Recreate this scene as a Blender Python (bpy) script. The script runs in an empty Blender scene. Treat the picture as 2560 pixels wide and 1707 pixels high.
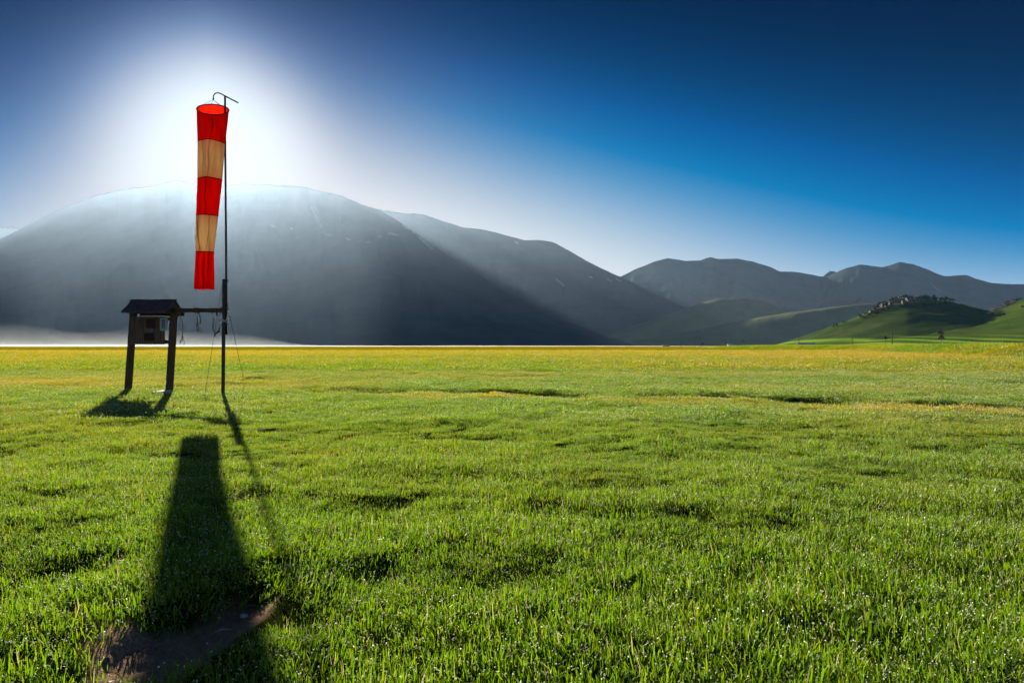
import bpy, math, random
import numpy as np

random.seed(7)
RNG = np.random.default_rng(11)
SC = bpy.context.scene
COL = SC.collection
F = 1706.67            # focal length of the photograph in its own pixels
HCAM = 1.15            # eye height of the camera
CX, HOR = 1280.0, 864.0
EXPO = 1.3             # the photograph is exposed for the backlit turf


# ----------------------------------------------------------------- helpers
def W(px, py, Y):
    return np.array([(px - CX) / F * Y, Y, HCAM + (HOR - py) / F * Y])


def gp(px, py):
    Y = F * HCAM / (py - HOR)
    return ((px - CX) / F * Y, Y)


def tag(o, label=None, cat=None, group=None, kind=None):
    if label:
        o['label'] = label
    if cat:
        o['category'] = cat
    if group:
        o['group'] = group
    if kind:
        o['kind'] = kind
    return o


def empty(name, loc, label, cat, group=None, rz=0.0):
    o = bpy.data.objects.new(name, None)
    o.empty_display_size = 0.2
    COL.objects.link(o)
    o.location = loc
    o.rotation_euler = (0, 0, rz)
    return tag(o, label, cat, group)


def copy_tree(o, parent=None):
    c = o.copy()
    COL.objects.link(c)
    c.parent = parent
    for ch in list(o.children):
        copy_tree(ch, c)
    return c


class MB:
    """collects shapes, builds ONE mesh object"""

    def __init__(s):
        s.v = []
        s.f = []
        s.m = []

    def add(s, vs, fs, mi=0):
        b = len(s.v)
        s.v += [tuple(map(float, p)) for p in vs]
        s.f += [tuple(b + i for i in f) for f in fs]
        s.m += [mi] * len(fs)
        return s

    def box(s, lo, hi, mi=0, shear=None, bev=0.0):
        x0, y0, z0 = lo
        x1, y1, z1 = hi
        if bev > 0:
            b = min(bev, (x1 - x0) / 2.2, (y1 - y0) / 2.2)
            ring = [(x0 + b, y0), (x1 - b, y0), (x1, y0 + b), (x1, y1 - b), (x1 - b, y1), (x0 + b, y1), (x0, y1 - b), (x0, y0 + b)]
        else:
            ring = [(x0, y0), (x1, y0), (x1, y1), (x0, y1)]
        n = len(ring)
        vs = [(x, y, z0) for x, y in ring] + [(x, y, z1) for x, y in ring]
        if shear:
            vs = [shear(p) for p in vs]
        fs = [tuple(range(n - 1, -1, -1)), tuple(range(n, 2 * n))]
        fs += [(i, (i + 1) % n, n + (i + 1) % n, n + i) for i in range(n)]
        return s.add(vs, fs, mi)

    def tube(s, pts, r, n=8, mi=0, cap=True):
        pts = [np.array(p, float) for p in pts]
        if not hasattr(r, '__len__'):
            r = [r] * len(pts)
        vs = []
        fs = []
        up = np.array([0.13, 0.21, 0.97])
        for i, p in enumerate(pts):
            a = pts[max(i - 1, 0)]
            b = pts[min(i + 1, len(pts) - 1)]
            d = b - a
            d /= max(np.linalg.norm(d), 1e-9)
            if i == 0:
                q = np.cross(d, up)
                if np.linalg.norm(q) < 0.15:
                    q = np.cross(d, [1, 0, 0])
            else:
                q = q - d * (q @ d)
            q = q / max(np.linalg.norm(q), 1e-9)
            w = np.cross(d, q)
            for k in range(n):
                t = 2 * math.pi * k / n
                vs.append(p + r[i] * (math.cos(t) * q + math.sin(t) * w))
        for i in range(len(pts) - 1):
            for k in range(n):
                k2 = (k + 1) % n
                fs.append((i * n + k, i * n + k2, (i + 1) * n + k2, (i + 1) * n + k))
        if cap:
            fs.append(tuple(range(n - 1, -1, -1)))
            fs.append(tuple((len(pts) - 1) * n + k for k in range(n)))
        return s.add(vs, fs, mi)

    def build(s, name, mats, parent=None, smooth=False, origin=None):
        me = bpy.data.meshes.new(name)
        v = np.array(s.v, float)
        if origin is not None:
            v = v - np.array(origin)
        me.from_pydata(v.tolist(), [], s.f)
        if not isinstance(mats, (list, tuple)):
            mats = [mats]
        for m in mats:
            me.materials.append(m)
        me.polygons.foreach_set('material_index', s.m)
        if smooth:
            me.polygons.foreach_set('use_smooth', [True] * len(s.f))
        me.update()
        o = bpy.data.objects.new(name, me)
        COL.objects.link(o)
        if origin is not None:
            o.location = origin
        if parent is not None:
            o.parent = parent
        return o


def grid_mesh(name, P, mat, attrs=None, smooth=True):
    """P: (rows, cols, 3) array -> one mesh object"""
    R_, C_ = P.shape[:2]
    me = bpy.data.meshes.new(name)
    nv = R_ * C_
    idx = np.arange(nv).reshape(R_, C_)
    q = np.stack([idx[:-1, :-1], idx[:-1, 1:], idx[1:, 1:], idx[1:, :-1]], -1).reshape(-1, 4)
    me.vertices.add(nv)
    me.vertices.foreach_set('co', P.reshape(-1).astype(np.float32))
    me.loops.add(q.size)
    me.loops.foreach_set('vertex_index', q.reshape(-1).astype(np.int32))
    me.polygons.add(len(q))
    me.polygons.foreach_set('loop_start', np.arange(0, q.size, 4, dtype=np.int32))
    me.polygons.foreach_set('loop_total', np.full(len(q), 4, dtype=np.int32))
    me.polygons.foreach_set('use_smooth', np.full(len(q), smooth, dtype=bool))
    me.update(calc_edges=True)
    me.validate()
    for k, a in (attrs or {}).items():
        at = me.attributes.new(k, 'FLOAT', 'POINT')
        at.data.foreach_set('value', a.reshape(-1).astype(np.float32))
    me.materials.append(mat)
    o = bpy.data.objects.new(name, me)
    COL.objects.link(o)
    return o


def _h(i, j, s):
    n = (i.astype(np.int64) * 374761393 + j.astype(np.int64) * 668265263 + s * 974634777) & 0xFFFFFFFF
    n = ((n ^ (n >> 13)) * 1274126177) & 0xFFFFFFFF
    n = n ^ (n >> 16)
    return (n & 0xFFFFFF) / float(0xFFFFFF)


def vnoise(x, y, s=0):
    x = np.asarray(x, float)
    y = np.asarray(y, float)
    i = np.floor(x)
    j = np.floor(y)
    fx = x - i
    fy = y - j
    fx = fx * fx * fx * (fx * (fx * 6 - 15) + 10)
    fy = fy * fy * fy * (fy * (fy * 6 - 15) + 10)
    a = _h(i, j, s)
    b = _h(i + 1, j, s)
    c = _h(i, j + 1, s)
    d = _h(i + 1, j + 1, s)
    return ((a * (1 - fx) + b * fx) * (1 - fy) + (c * (1 - fx) + d * fx) * fy) * 2 - 1


def fbm(x, y, s=0, o=4, g=0.5):
    t = 0
    a = 1.0
    n = 0
    for k in range(o):
        t = t + a * vnoise(x * 2 ** k + 17.3 * k, y * 2 ** k - 9.1 * k, s + k)
        n += a
        a *= g
    return t / n


def sst(a, b, x):
    t = np.clip((x - a) / (b - a), 0, 1)
    return t * t * (3 - 2 * t)


# ----------------------------------------------------------------- materials
def mat(name):
    m = bpy.data.materials.new(name)
    m.use_nodes = True
    nt = m.node_tree
    nt.nodes.clear()
    out = nt.nodes.new('ShaderNodeOutputMaterial')
    return m, nt, out


def N(nt, t, **kw):
    n = nt.nodes.new(t)
    for k, v in kw.items():
        setattr(n, k, v)
    return n


def L(nt, a, b):
    nt.links.new(a, b)


def math_(nt, op, a, b=None, c=None, clamp=False):
    n = nt.nodes.new('ShaderNodeMath')
    n.operation = op
    n.use_clamp = clamp
    for i, v in enumerate((a, b, c)):
        if v is None:
            continue
        if isinstance(v, (int, float)):
            n.inputs[i].default_value = v
        else:
            nt.links.new(v, n.inputs[i])
    return n.outputs[0]


def mixc(nt, fac, a, b, mode='MIX'):
    n = nt.nodes.new('ShaderNodeMix')
    n.data_type = 'RGBA'
    n.blend_type = mode
    for s, v in ((n.inputs[0], fac), (n.inputs[6], a), (n.inputs[7], b)):
        if isinstance(v, (int, float)):
            s.default_value = v
        elif isinstance(v, (tuple, list)):
            s.default_value = (*v, 1)
        else:
            nt.links.new(v, s)
    return n.outputs[2]


def noise_tex(nt, scale, detail=4, rough=0.55, coord='Object', vec_scale=None):
    tc = nt.nodes.new('ShaderNodeTexCoord')
    src = tc.outputs[coord]
    if vec_scale:
        mp = nt.nodes.new('ShaderNodeMapping')
        mp.inputs['Scale'].default_value = vec_scale
        nt.links.new(src, mp.inputs[0])
        src = mp.outputs[0]
    n = nt.nodes.new('ShaderNodeTexNoise')
    n.inputs['Scale'].default_value = scale
    n.inputs['Detail'].default_value = detail
    n.inputs['Roughness'].default_value = rough
    nt.links.new(src, n.inputs['Vector'])
    return n.outputs['Fac']


def ramp(nt, fac, stops):
    n = nt.nodes.new('ShaderNodeValToRGB')
    cr = n.color_ramp
    while len(cr.elements) < len(stops):
        cr.elements.new(0.5)
    for e, (p, c) in zip(cr.elements, stops):
        e.position = p
        e.color = (*c, 1) if len(c) == 3 else c
    nt.links.new(fac, n.inputs[0])
    return n.outputs[0]


def surf(name, c1, c2, scale=6, rough=0.8, vec_scale=None, bump=0.0, metal=0.0, spec=0.3, detail=5):
    m, nt, out = mat(name)
    p = N(nt, 'ShaderNodeBsdfPrincipled')
    f = noise_tex(nt, scale, detail, 0.6, vec_scale=vec_scale)
    c = ramp(nt, f, [(0.3, c1), (0.72, c2)])
    L(nt, c, p.inputs['Base Color'])
    p.inputs['Roughness'].default_value = rough
    p.inputs['Metallic'].default_value = metal
    p.inputs['Specular IOR Level'].default_value = spec
    if bump:
        b = N(nt, 'ShaderNodeBump')
        b.inputs['Strength'].default_value = bump
        b.inputs['Distance'].default_value = 0.02
        L(nt, f, b.inputs['Height'])
        L(nt, b.outputs[0], p.inputs['Normal'])
    L(nt, p.outputs[0], out.inputs[0])
    return m


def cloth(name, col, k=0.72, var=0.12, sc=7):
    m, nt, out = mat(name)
    f = ramp(nt, noise_tex(nt, sc, 4, 0.6, vec_scale=(2.6, 2.6, 0.45)), [(0.3, (0, 0, 0)), (0.7, (1, 1, 1))])  # vertical streaks in the colour: weave variation plus painted crease darkening
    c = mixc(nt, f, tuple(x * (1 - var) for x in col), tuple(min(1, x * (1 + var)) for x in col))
    d = N(nt, 'ShaderNodeBsdfDiffuse')
    t = N(nt, 'ShaderNodeBsdfTranslucent')
    L(nt, c, d.inputs[0])
    L(nt, c, t.inputs[0])
    mx = N(nt, 'ShaderNodeMixShader')
    mx.inputs[0].default_value = k
    L(nt, d.outputs[0], mx.inputs[1])
    L(nt, t.outputs[0], mx.inputs[2])
    L(nt, mx.outputs[0], out.inputs[0])
    return m


M_WOOD = surf('weathered dark wood', (0.034, 0.018, 0.010), (0.115, 0.066, 0.037), 5, 0.75, (6, 6, 0.6), 0.35)
M_BOARD = surf('notice board planks', (0.045, 0.024, 0.013), (0.20, 0.118, 0.070), 5, 0.8, (9, 9, 0.5), 0.4)
M_ROOF = surf('dark roof boards', (0.022, 0.015, 0.014), (0.12, 0.088, 0.084), 5, 0.55, (7, 1.0, 1.0), 0.5)
M_STEEL = surf('dark painted steel', (0.012, 0.012, 0.014), (0.05, 0.045, 0.045), 14, 0.45, None, 0.1, 0.3, 0.5)
M_GALV = surf('weathered galvanised steel', (0.10, 0.10, 0.10), (0.24, 0.23, 0.22), 22, 0.5, None, 0.05, 0.6, 0.5)
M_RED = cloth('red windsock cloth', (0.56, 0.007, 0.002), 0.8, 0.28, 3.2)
M_REDSEAM = cloth('red hem', (0.25, 0.003, 0.003), 0.6)
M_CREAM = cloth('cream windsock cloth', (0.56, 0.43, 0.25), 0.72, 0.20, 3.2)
M_CREAMSEAM = cloth('cream hem', (0.55, 0.25, 0.12), 0.6)
M_ROPE = surf('old brown rope', (0.10, 0.06, 0.045), (0.24, 0.16, 0.12), 60, 0.9)
M_WHITEROPE = surf('white frayed cord', (0.55, 0.50, 0.44), (0.85, 0.80, 0.72), 40, 0.8)
M_WIRE = surf('guy wire steel', (0.03, 0.035, 0.05), (0.07, 0.08, 0.10), 30, 0.5)
M_STONE = surf('pale flat stone', (0.22, 0.19, 0.18), (0.42, 0.38, 0.36), 14, 0.85, None, 0.4)
M_PAPER = surf('faded pale green paper', (0.30, 0.40, 0.35), (0.40, 0.48, 0.43), 6, 0.8)
M_PICT = surf('grey blue picture', (0.10, 0.13, 0.18), (0.24, 0.28, 0.33), 4, 0.6)
M_FADED = surf('faded maroon poster', (0.035, 0.012, 0.010), (0.07, 0.026, 0.02), 5, 0.85)
M_STRIP = surf('bleached grey strip', (0.10, 0.085, 0.075), (0.18, 0.16, 0.14), 8, 0.85)
M_SIGNRED = surf('sign red enamel', (0.17, 0.008, 0.008), (0.22, 0.013, 0.012), 8, 0.45)
M_SIGNWHITE = surf('sign white enamel', (0.17, 0.17, 0.165), (0.22, 0.22, 0.21), 8, 0.45)
M_SIGNBLACK = surf('sign black symbol', (0.01, 0.01, 0.01), (0.02, 0.02, 0.02), 8, 0.5)
M_SIGNBACK = surf('sign bare back', (0.02, 0.02, 0.022), (0.04, 0.04, 0.042), 8, 0.6)
M_MARKER = surf('wooden marker pole', (0.05, 0.035, 0.02), (0.13, 0.09, 0.045), 5, 0.8)


def leaf_mat(name, a, b, tr=0.35):
    m, nt, out = mat(name)
    at = N(nt, 'ShaderNodeAttribute', attribute_name='leaf')
    c = mixc(nt, at.outputs['Fac'], a, b)
    d = N(nt, 'ShaderNodeBsdfDiffuse')
    t = N(nt, 'ShaderNodeBsdfTranslucent')
    L(nt, c, d.inputs[0])
    L(nt, c, t.inputs[0])
    mx = N(nt, 'ShaderNodeMixShader')
    mx.inputs[0].default_value = tr
    L(nt, d.outputs[0], mx.inputs[1])
    L(nt, t.outputs[0], mx.inputs[2])
    L(nt, mx.outputs[0], out.inputs[0])
    return m


M_LEAF = leaf_mat('dark bush foliage', (0.012, 0.022, 0.008), (0.03, 0.05, 0.015))
M_TRUNK = surf('bark', (0.03, 0.022, 0.015), (0.07, 0.05, 0.035), 8, 0.9)

# --- grass blades
GREEN_A = (0.075, 0.170, 0.002)
GREEN_B = (0.185, 0.310, 0.003)
GOLD = (0.46, 0.30, 0.004)
STRAW = (0.48, 0.40, 0.20)


def grass_material():
    m, nt, out = mat('grass blades')
    bl = N(nt, 'ShaderNodeAttribute', attribute_name='blade', attribute_type='GEOMETRY')
    hh = N(nt, 'ShaderNodeAttribute', attribute_name='tip', attribute_type='GEOMETRY')
    dry = N(nt, 'ShaderNodeAttribute', attribute_name='dry', attribute_type='INSTANCER')
    lush = N(nt, 'ShaderNodeAttribute', attribute_name='lush', attribute_type='INSTANCER')
    g = mixc(nt, bl.outputs['Fac'], GREEN_A, GREEN_B)
    g = mixc(nt, math_(nt, 'MULTIPLY', lush.outputs['Fac'], 0.55), g, (0.07, 0.235, 0.003))
    # some blades yellow more readily than their neighbours
    f = math_(nt, 'MULTIPLY_ADD', bl.outputs['Fac'], 0.5, -0.3)
    f = math_(nt, 'ADD', f, dry.outputs['Fac'], clamp=True)
    g = mixc(nt, f, g, GOLD)
    st = math_(nt, 'GREATER_THAN', bl.outputs['Fac'], 1.5)
    g = mixc(nt, st, g, STRAW)
    g = mixc(nt, math_(nt, 'MULTIPLY', hh.outputs['Fac'], 0.25), g, (0.34, 0.40, 0.008))
    d = N(nt, 'ShaderNodeBsdfDiffuse')
    t = N(nt, 'ShaderNodeBsdfTranslucent')
    L(nt, g, d.inputs[0])
    L(nt, g, t.inputs[0])
    mx = N(nt, 'ShaderNodeMixShader')
    mx.inputs[0].default_value = 0.68
    L(nt, d.outputs[0], mx.inputs[1])
    L(nt, t.outputs[0], mx.inputs[2])
    gl = N(nt, 'ShaderNodeBsdfGlossy')
    gl.inputs['Color'].default_value = (0.9, 0.95, 0.8, 1)
    gl.inputs['Roughness'].default_value = 0.42
    m2 = N(nt, 'ShaderNodeMixShader')
    m2.inputs[0].default_value = 0.03
    L(nt, mx.outputs[0], m2.inputs[1])
    L(nt, gl.outputs[0], m2.inputs[2])
    L(nt, m2.outputs[0], out.inputs[0])
    return m


def dew_material():
    m, nt, out = mat('dew drops')
    d = N(nt, 'ShaderNodeBsdfDiffuse')
    t = N(nt, 'ShaderNodeBsdfTranslucent')
    d.inputs[0].default_value = (0.9, 0.9, 0.86, 1)  # near-white matt drops: sun sparkle put into their colour
    t.inputs[0].default_value = (0.96, 0.95, 0.88, 1)
    g = N(nt, 'ShaderNodeBsdfGlossy')
    g.inputs['Roughness'].default_value = 0.45
    a = N(nt, 'ShaderNodeMixShader')
    a.inputs[0].default_value = 0.75
    L(nt, d.outputs[0], a.inputs[1])
    L(nt, t.outputs[0], a.inputs[2])
    b = N(nt, 'ShaderNodeMixShader')
    b.inputs[0].default_value = 0.15
    L(nt, a.outputs[0], b.inputs[1])
    L(nt, g.outputs[0], b.inputs[2])
    L(nt, b.outputs[0], out.inputs[0])
    return m


M_GRASS = grass_material()
M_DEW = dew_material()


def ground_material():
    m, nt, out = mat('meadow ground')
    at = N(nt, 'ShaderNodeAttribute', attribute_name='dry')
    dirt = N(nt, 'ShaderNodeAttribute', attribute_name='dirt')
    far = N(nt, 'ShaderNodeAttribute', attribute_name='far')
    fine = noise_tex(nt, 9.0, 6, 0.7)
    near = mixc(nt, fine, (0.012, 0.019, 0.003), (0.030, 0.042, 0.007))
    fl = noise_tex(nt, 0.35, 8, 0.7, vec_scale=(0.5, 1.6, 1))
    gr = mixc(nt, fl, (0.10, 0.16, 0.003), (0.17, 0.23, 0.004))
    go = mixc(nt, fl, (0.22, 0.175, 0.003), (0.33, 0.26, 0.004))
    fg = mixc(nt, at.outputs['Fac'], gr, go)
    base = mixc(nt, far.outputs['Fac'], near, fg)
    crack = N(nt, 'ShaderNodeTexVoronoi', feature='DISTANCE_TO_EDGE')
    tc = N(nt, 'ShaderNodeTexCoord')
    crack.inputs['Scale'].default_value = 27
    nz = N(nt, 'ShaderNodeTexNoise')
    nz.inputs['Scale'].default_value = 9
    L(nt, tc.outputs['Object'], nz.inputs['Vector'])
    vm = N(nt, 'ShaderNodeVectorMath', operation='MULTIPLY_ADD')
    vm.inputs[1].default_value = (0.30, 0.30, 0.30)
    L(nt, nz.outputs['Color'], vm.inputs[0])
    L(nt, tc.outputs['Object'], vm.inputs[2])
    L(nt, vm.outputs[0], crack.inputs['Vector'])
    ce = ramp(nt, crack.outputs['Distance'], [(0.0, (0, 0, 0)), (0.06, (1, 1, 1))])
    dn = noise_tex(nt, 28, 6, 0.7)
    dc = mixc(nt, dn, (0.11, 0.070, 0.045), (0.44, 0.31, 0.21))
    dc = mixc(nt, mixc(nt, noise_tex(nt, 4, 3), (0.45, 0.45, 0.45), (1, 1, 1)), mixc(nt, ce, (0.05, 0.032, 0.025), dc), dc)
    col = mixc(nt, dirt.outputs['Fac'], base, dc)
    p = N(nt, 'ShaderNodeBsdfPrincipled')
    p.inputs['Roughness'].default_value = 0.95
    p.inputs['Specular IOR Level'].default_value = 0.0
    L(nt, col, p.inputs['Base Color'])
    hgt = math_(nt, 'ADD', math_(nt, 'MULTIPLY', dn, 0.9), math_(nt, 'MULTIPLY', ce, 0.25))
    b = N(nt, 'ShaderNodeBump')
    b.inputs['Strength'].default_value = 0.9
    b.inputs['Distance'].default_value = 0.03
    L(nt, hgt, b.inputs['Height'])
    L(nt, b.outputs[0], p.inputs['Normal'])
    L(nt, p.outputs[0], out.inputs[0])
    return m


def hill_material(name, c1, c2, scale, snow=False, stripes=None):
    m, nt, out = mat(name)
    f = noise_tex(nt, scale, 7, 0.62)
    c = ramp(nt, f, [(0.32, c1), (0.68, c2)])
    if stripes:
        at = N(nt, 'ShaderNodeAttribute', attribute_name='field')
        w = N(nt, 'ShaderNodeTexWave', wave_type='BANDS', bands_direction='DIAGONAL')
        w.inputs['Scale'].default_value = 0.0021
        w.inputs['Distortion'].default_value = 9
        w.inputs['Detail'].default_value = 2
        w.inputs['Detail Scale'].default_value = 0.6
        tc = N(nt, 'ShaderNodeTexCoord')
        mp = N(nt, 'ShaderNodeMapping')
        mp.inputs['Scale'].default_value = (1.0, 0.6, 1)
        mp.inputs['Rotation'].default_value = (0, 0, 0.5)
        L(nt, tc.outputs['Object'], mp.inputs[0])
        L(nt, mp.outputs[0], w.inputs['Vector'])
        sc_ = ramp(nt, w.outputs['Fac'], [(0.0, stripes[0]), (0.38, stripes[1]), (0.5, stripes[2]), (0.75, stripes[1]), (1.0, stripes[3])])
        c = mixc(nt, at.outputs['Fac'], c, sc_)
    if snow:
        at = N(nt, 'ShaderNodeAttribute', attribute_name='snow')
        c = mixc(nt, math_(nt, 'MULTIPLY', at.outputs['Fac'], 0.45), c, (0.62, 0.66, 0.72))
    p = N(nt, 'ShaderNodeBsdfDiffuse')
    L(nt, c, p.inputs[0])
    L(nt, p.outputs[0], out.inputs[0])
    return m


# ----------------------------------------------------------------- ground shape
SCARPS = [  # small steps in the turf: (pixels along the lip, drop, recovery length)
    ([(-60, 1480), (0, 1490), (150, 1500), (260, 1520), (400, 1530), (480, 1515)], 0.015, 0.4),
    ([(380, 1540), (440, 1535), (500, 1512), (600, 1472), (700, 1440), (770, 1425)], 0.11, 0.45),
    ([(620, 1412), (750, 1418), (850, 1402), (960, 1385), (1060, 1370)], 0.10, 0.5),
    ([(600, 1240), (700, 1232), (800, 1236), (900, 1246), (1000, 1242), (1120, 1225)], 0.065, 0.8),
    ([(1260, 1250), (1400, 1255), (1500, 1268), (1800, 1285)], 0.07, 0.9),
    ([(170, 1395), (250, 1400), (340, 1385)], 0.08, 0.4),
    ([(780, 971), (1100, 975), (1300, 979), (1500, 984), (1800, 991), (2100, 999), (2300, 1007), (2560, 1015), (2760, 1022)], 0.27, 1.3),
    ([(-80, 1030), (60, 1033), (150, 1028)], 0.12, 1.2),
    ([(960, 935), (1100, 938), (1250, 940), (1400, 938)], 0.16, 3.0),
    ([(1900, 1350), (2050, 1360), (2200, 1350)], 0.05, 0.6),
    ([(1430, 1440), (1530, 1455), (1640, 1445)], 0.06, 0.4),
    ([(1880, 1520), (1990, 1540), (2100, 1525)], 0.07, 0.4),
]
_SC = []
for pl, A_, L_ in SCARPS:
    g_ = [gp(*p) for p in pl]
    _SC.append((np.array([a for a, b in g_]), np.array([b for a, b in g_]), A_, L_))
DIRT_POLY = [gp(*p) for p in [(238, 1548), (380, 1555), (459, 1540), (530, 1505), (597, 1480), (705, 1468), (700, 1516), (620, 1580), (570, 1625),
                              (455, 1680), (400, 1740), (255, 1740), (195, 1668), (240, 1612)]]
BANK = np.array([(-1, 900), (52.0, 62.0), (60.5, 88), (70, 118), (80, 150), (86, 205), (90, 260), (100, 330), (118, 420)][1:], float)


def in_poly(x, y, poly):
    c = np.zeros(np.shape(x), bool)
    n = len(poly)
    for i in range(n):
        x1, y1 = poly[i]
        x2, y2 = poly[(i + 1) % n]
        cond = ((y1 > y) != (y2 > y)) & (x < (x2 - x1) * (y - y1) / ((y2 - y1) if y2 != y1 else 1e-9) + x1)
        c ^= cond
    return c


def poly_dist(x, y, poly, closed=True):
    d = np.full(np.shape(x), 1e9)
    n = len(poly)
    for i in range(n if closed else n - 1):
        ax, ay = poly[i]
        bx, by = poly[(i + 1) % n]
        t = np.clip(((x - ax) * (bx - ax) + (y - ay) * (by - ay)) / max((bx - ax) ** 2 + (by - ay) ** 2, 1e-9), 0, 1)
        d = np.minimum(d, np.hypot(x - ax - t * (bx - ax), y - ay - t * (by - ay)))
    return d


def dirt_mask(x, y):
    near = (np.abs(x) < 6) & (y < 6) & (y > 0.5)
    r = np.zeros(np.shape(x))
    if near.any():
        xs, ys = x[near], y[near]
        d = poly_dist(xs, ys, DIRT_POLY)
        s = np.where(in_poly(xs, ys, DIRT_POLY), d, -d) + 0.06 * fbm(xs * 5, ys * 5, 3, 3)
        a = sst(-0.03, 0.05, s)
        d2 = np.hypot((xs + 0.98 * 1.0) / 0.22, (ys - gp(690, 1424)[1]) / 0.05)
        a = np.maximum(a, 1 - sst(0.8, 1.2, d2 + 0.3 * fbm(xs * 9, ys * 9, 5, 2)))
        r[near] = a
    return r


FLATS = [(-9.05, 17.0, 1.6), (-6.6, 15.58, 1.3)]


def bank_h(x, y):
    d = poly_dist(x, y, [tuple(p) for p in BANK], closed=False)
    return d


def ground_h(x, y):
    x = np.asarray(x, float)
    y = np.asarray(y, float)
    r = np.hypot(x, y)
    fade = 1 - sst(45, 120, r)
    g = 0.045 * fbm(x / 1.7, y / 1.7, 21, 3) + 0.016 * vnoise(x / 0.42, y / 0.42, 31) * (1 - sst(8, 16, r))
    g = g + 0.05 * fbm(x / 9, y / 6, 41, 3) * sst(10, 25, r)
    for X_, Y_, A_, L_ in _SC:
        yc = np.interp(x, X_, Y_) + 0.05 * Y_.mean() / 4 * vnoise(x * 4 / max(Y_.mean() / 4, 1), x * 0, 77)
        w = (X_[-1] - X_[0]) * 0.15
        m = sst(X_[0] - 0.3 * w, X_[0] + w, x) * (1 - sst(X_[-1] - w, X_[-1] + 0.3 * w, x))
        s = yc - y
        e = 0.10 * max(1, Y_.mean() / 6) * (1.7 if Y_.mean() > 10 else 1.0)
        A_ = A_ * 0.62 * np.clip(0.75 + 0.9 * vnoise(x * 3.1 / max(Y_.mean() / 4, 1), y * 0.3, 88), 0.1, 1.4)
        g = g - A_ * m * sst(-0.3 * e, e, s) * np.exp(-np.clip(s, 0, None) / L_)
        g = g + 0.15 * A_ * m * np.exp(-((s + e) / (1.8 * e)) ** 2)
    for fx, fy, fr in FLATS:
        k = sst(fr * 0.6, fr, np.hypot(x - fx, y - fy))
        g = g * k
    g = g * fade
    q = (x > 25) & (y > 40) & (y < 560) & (x < 190)
    if q.any():
        d = np.full(np.shape(x), 1e9)
        d[q] = bank_h(x[q], y[q])
        amp = 0.98 * (1 - 0.85 * sst(220, 420, y))
        g = g + amp * (1 - sst(1.5, 6.5, d)) * (1 + 0.12 * fbm(x / 5, y / 5, 51, 2))
    return g


def dry_f(x, y):
    r = np.hypot(x, y)
    n = fbm(x / 7, y / 3.0, 61, 4)
    n2 = fbm(x / 40, y / 16, 71, 3)
    d = 0.10 + 0.50 * n * sst(4, 12, r)
    d = d + sst(14, 55, r) * (0.55 + 0.65 * n2) + 0.22 * sst(50, 110, r)
    d = d - 0.28 * (1 - sst(3.0, 6.5, y))
    # straw coloured band just this side of the shallow ditch
    X_, Y_, A_, L_ = _SC[6]
    s = np.interp(x, X_, Y_) - y
    b = 1.25 * np.exp(-((s - 1.4) / 1.3) ** 2) * sst(-4.5, -1.5, x) * (0.70 + 0.95 * fbm(x / 1.5, y / 0.8, 81, 3))
    d = d + 0.85 * np.clip(b, 0, 1) * np.clip(0.85 + 0.9 * vnoise(x / 0.5, y / 0.35, 201), 0, 1.2)
    d = d - 0.35 * np.exp(-((s + 1.2) / 2.0) ** 2) * sst(-5, -2, x)
    # right hand side is greener near the bank
    q = (x > 25) & (y > 40) & (y < 560) & (x < 190)
    if q.any():
        dd = np.full(np.shape(x), 1e9)
        dd[q] = bank_h(x[q], y[q])
        d = d - 0.8 * (1 - sst(4, 9, dd))
    # golden patch on the far left
    d = d + 0.55 * np.exp(-((x + 16) / 7.0) ** 2 - ((y - 21) / 3.0) ** 2)
    return np.clip(d, 0, 1)


def lush_f(x, y):
    return np.clip(0.5 + 0.9 * fbm(x / 1.8, y / 1.3, 91, 3) + 0.35 * (1 - sst(3, 6, y)), 0, 1)


def build_ground():
    th = np.concatenate([np.linspace(-180, -46, 90, endpoint=False), np.linspace(-46, 46, 1050, endpoint=False), np.linspace(46, 180, 91)])
    th = np.radians(th)
    r = np.concatenate([[0.02], np.geomspace(0.5, 60, 640), np.geomspace(62, 13200, 120)])
    T, R_ = np.meshgrid(th, r)
    x = R_ * np.sin(T)
    y = R_ * np.cos(T)
    z = ground_h(x, y)
    dm = dirt_mask(x, y)
    z = z - 0.02 * dm + dm * (0.014 * fbm(x * 7, y * 7, 15, 3) + 0.020 * np.abs(fbm(x * 16, y * 16, 25, 3)))
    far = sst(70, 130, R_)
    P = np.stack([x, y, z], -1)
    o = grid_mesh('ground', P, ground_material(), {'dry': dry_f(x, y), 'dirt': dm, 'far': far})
    tag(o, 'flat green and golden meadow with small hollows and a bare earth patch', 'meadow', None, 'structure')


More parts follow.
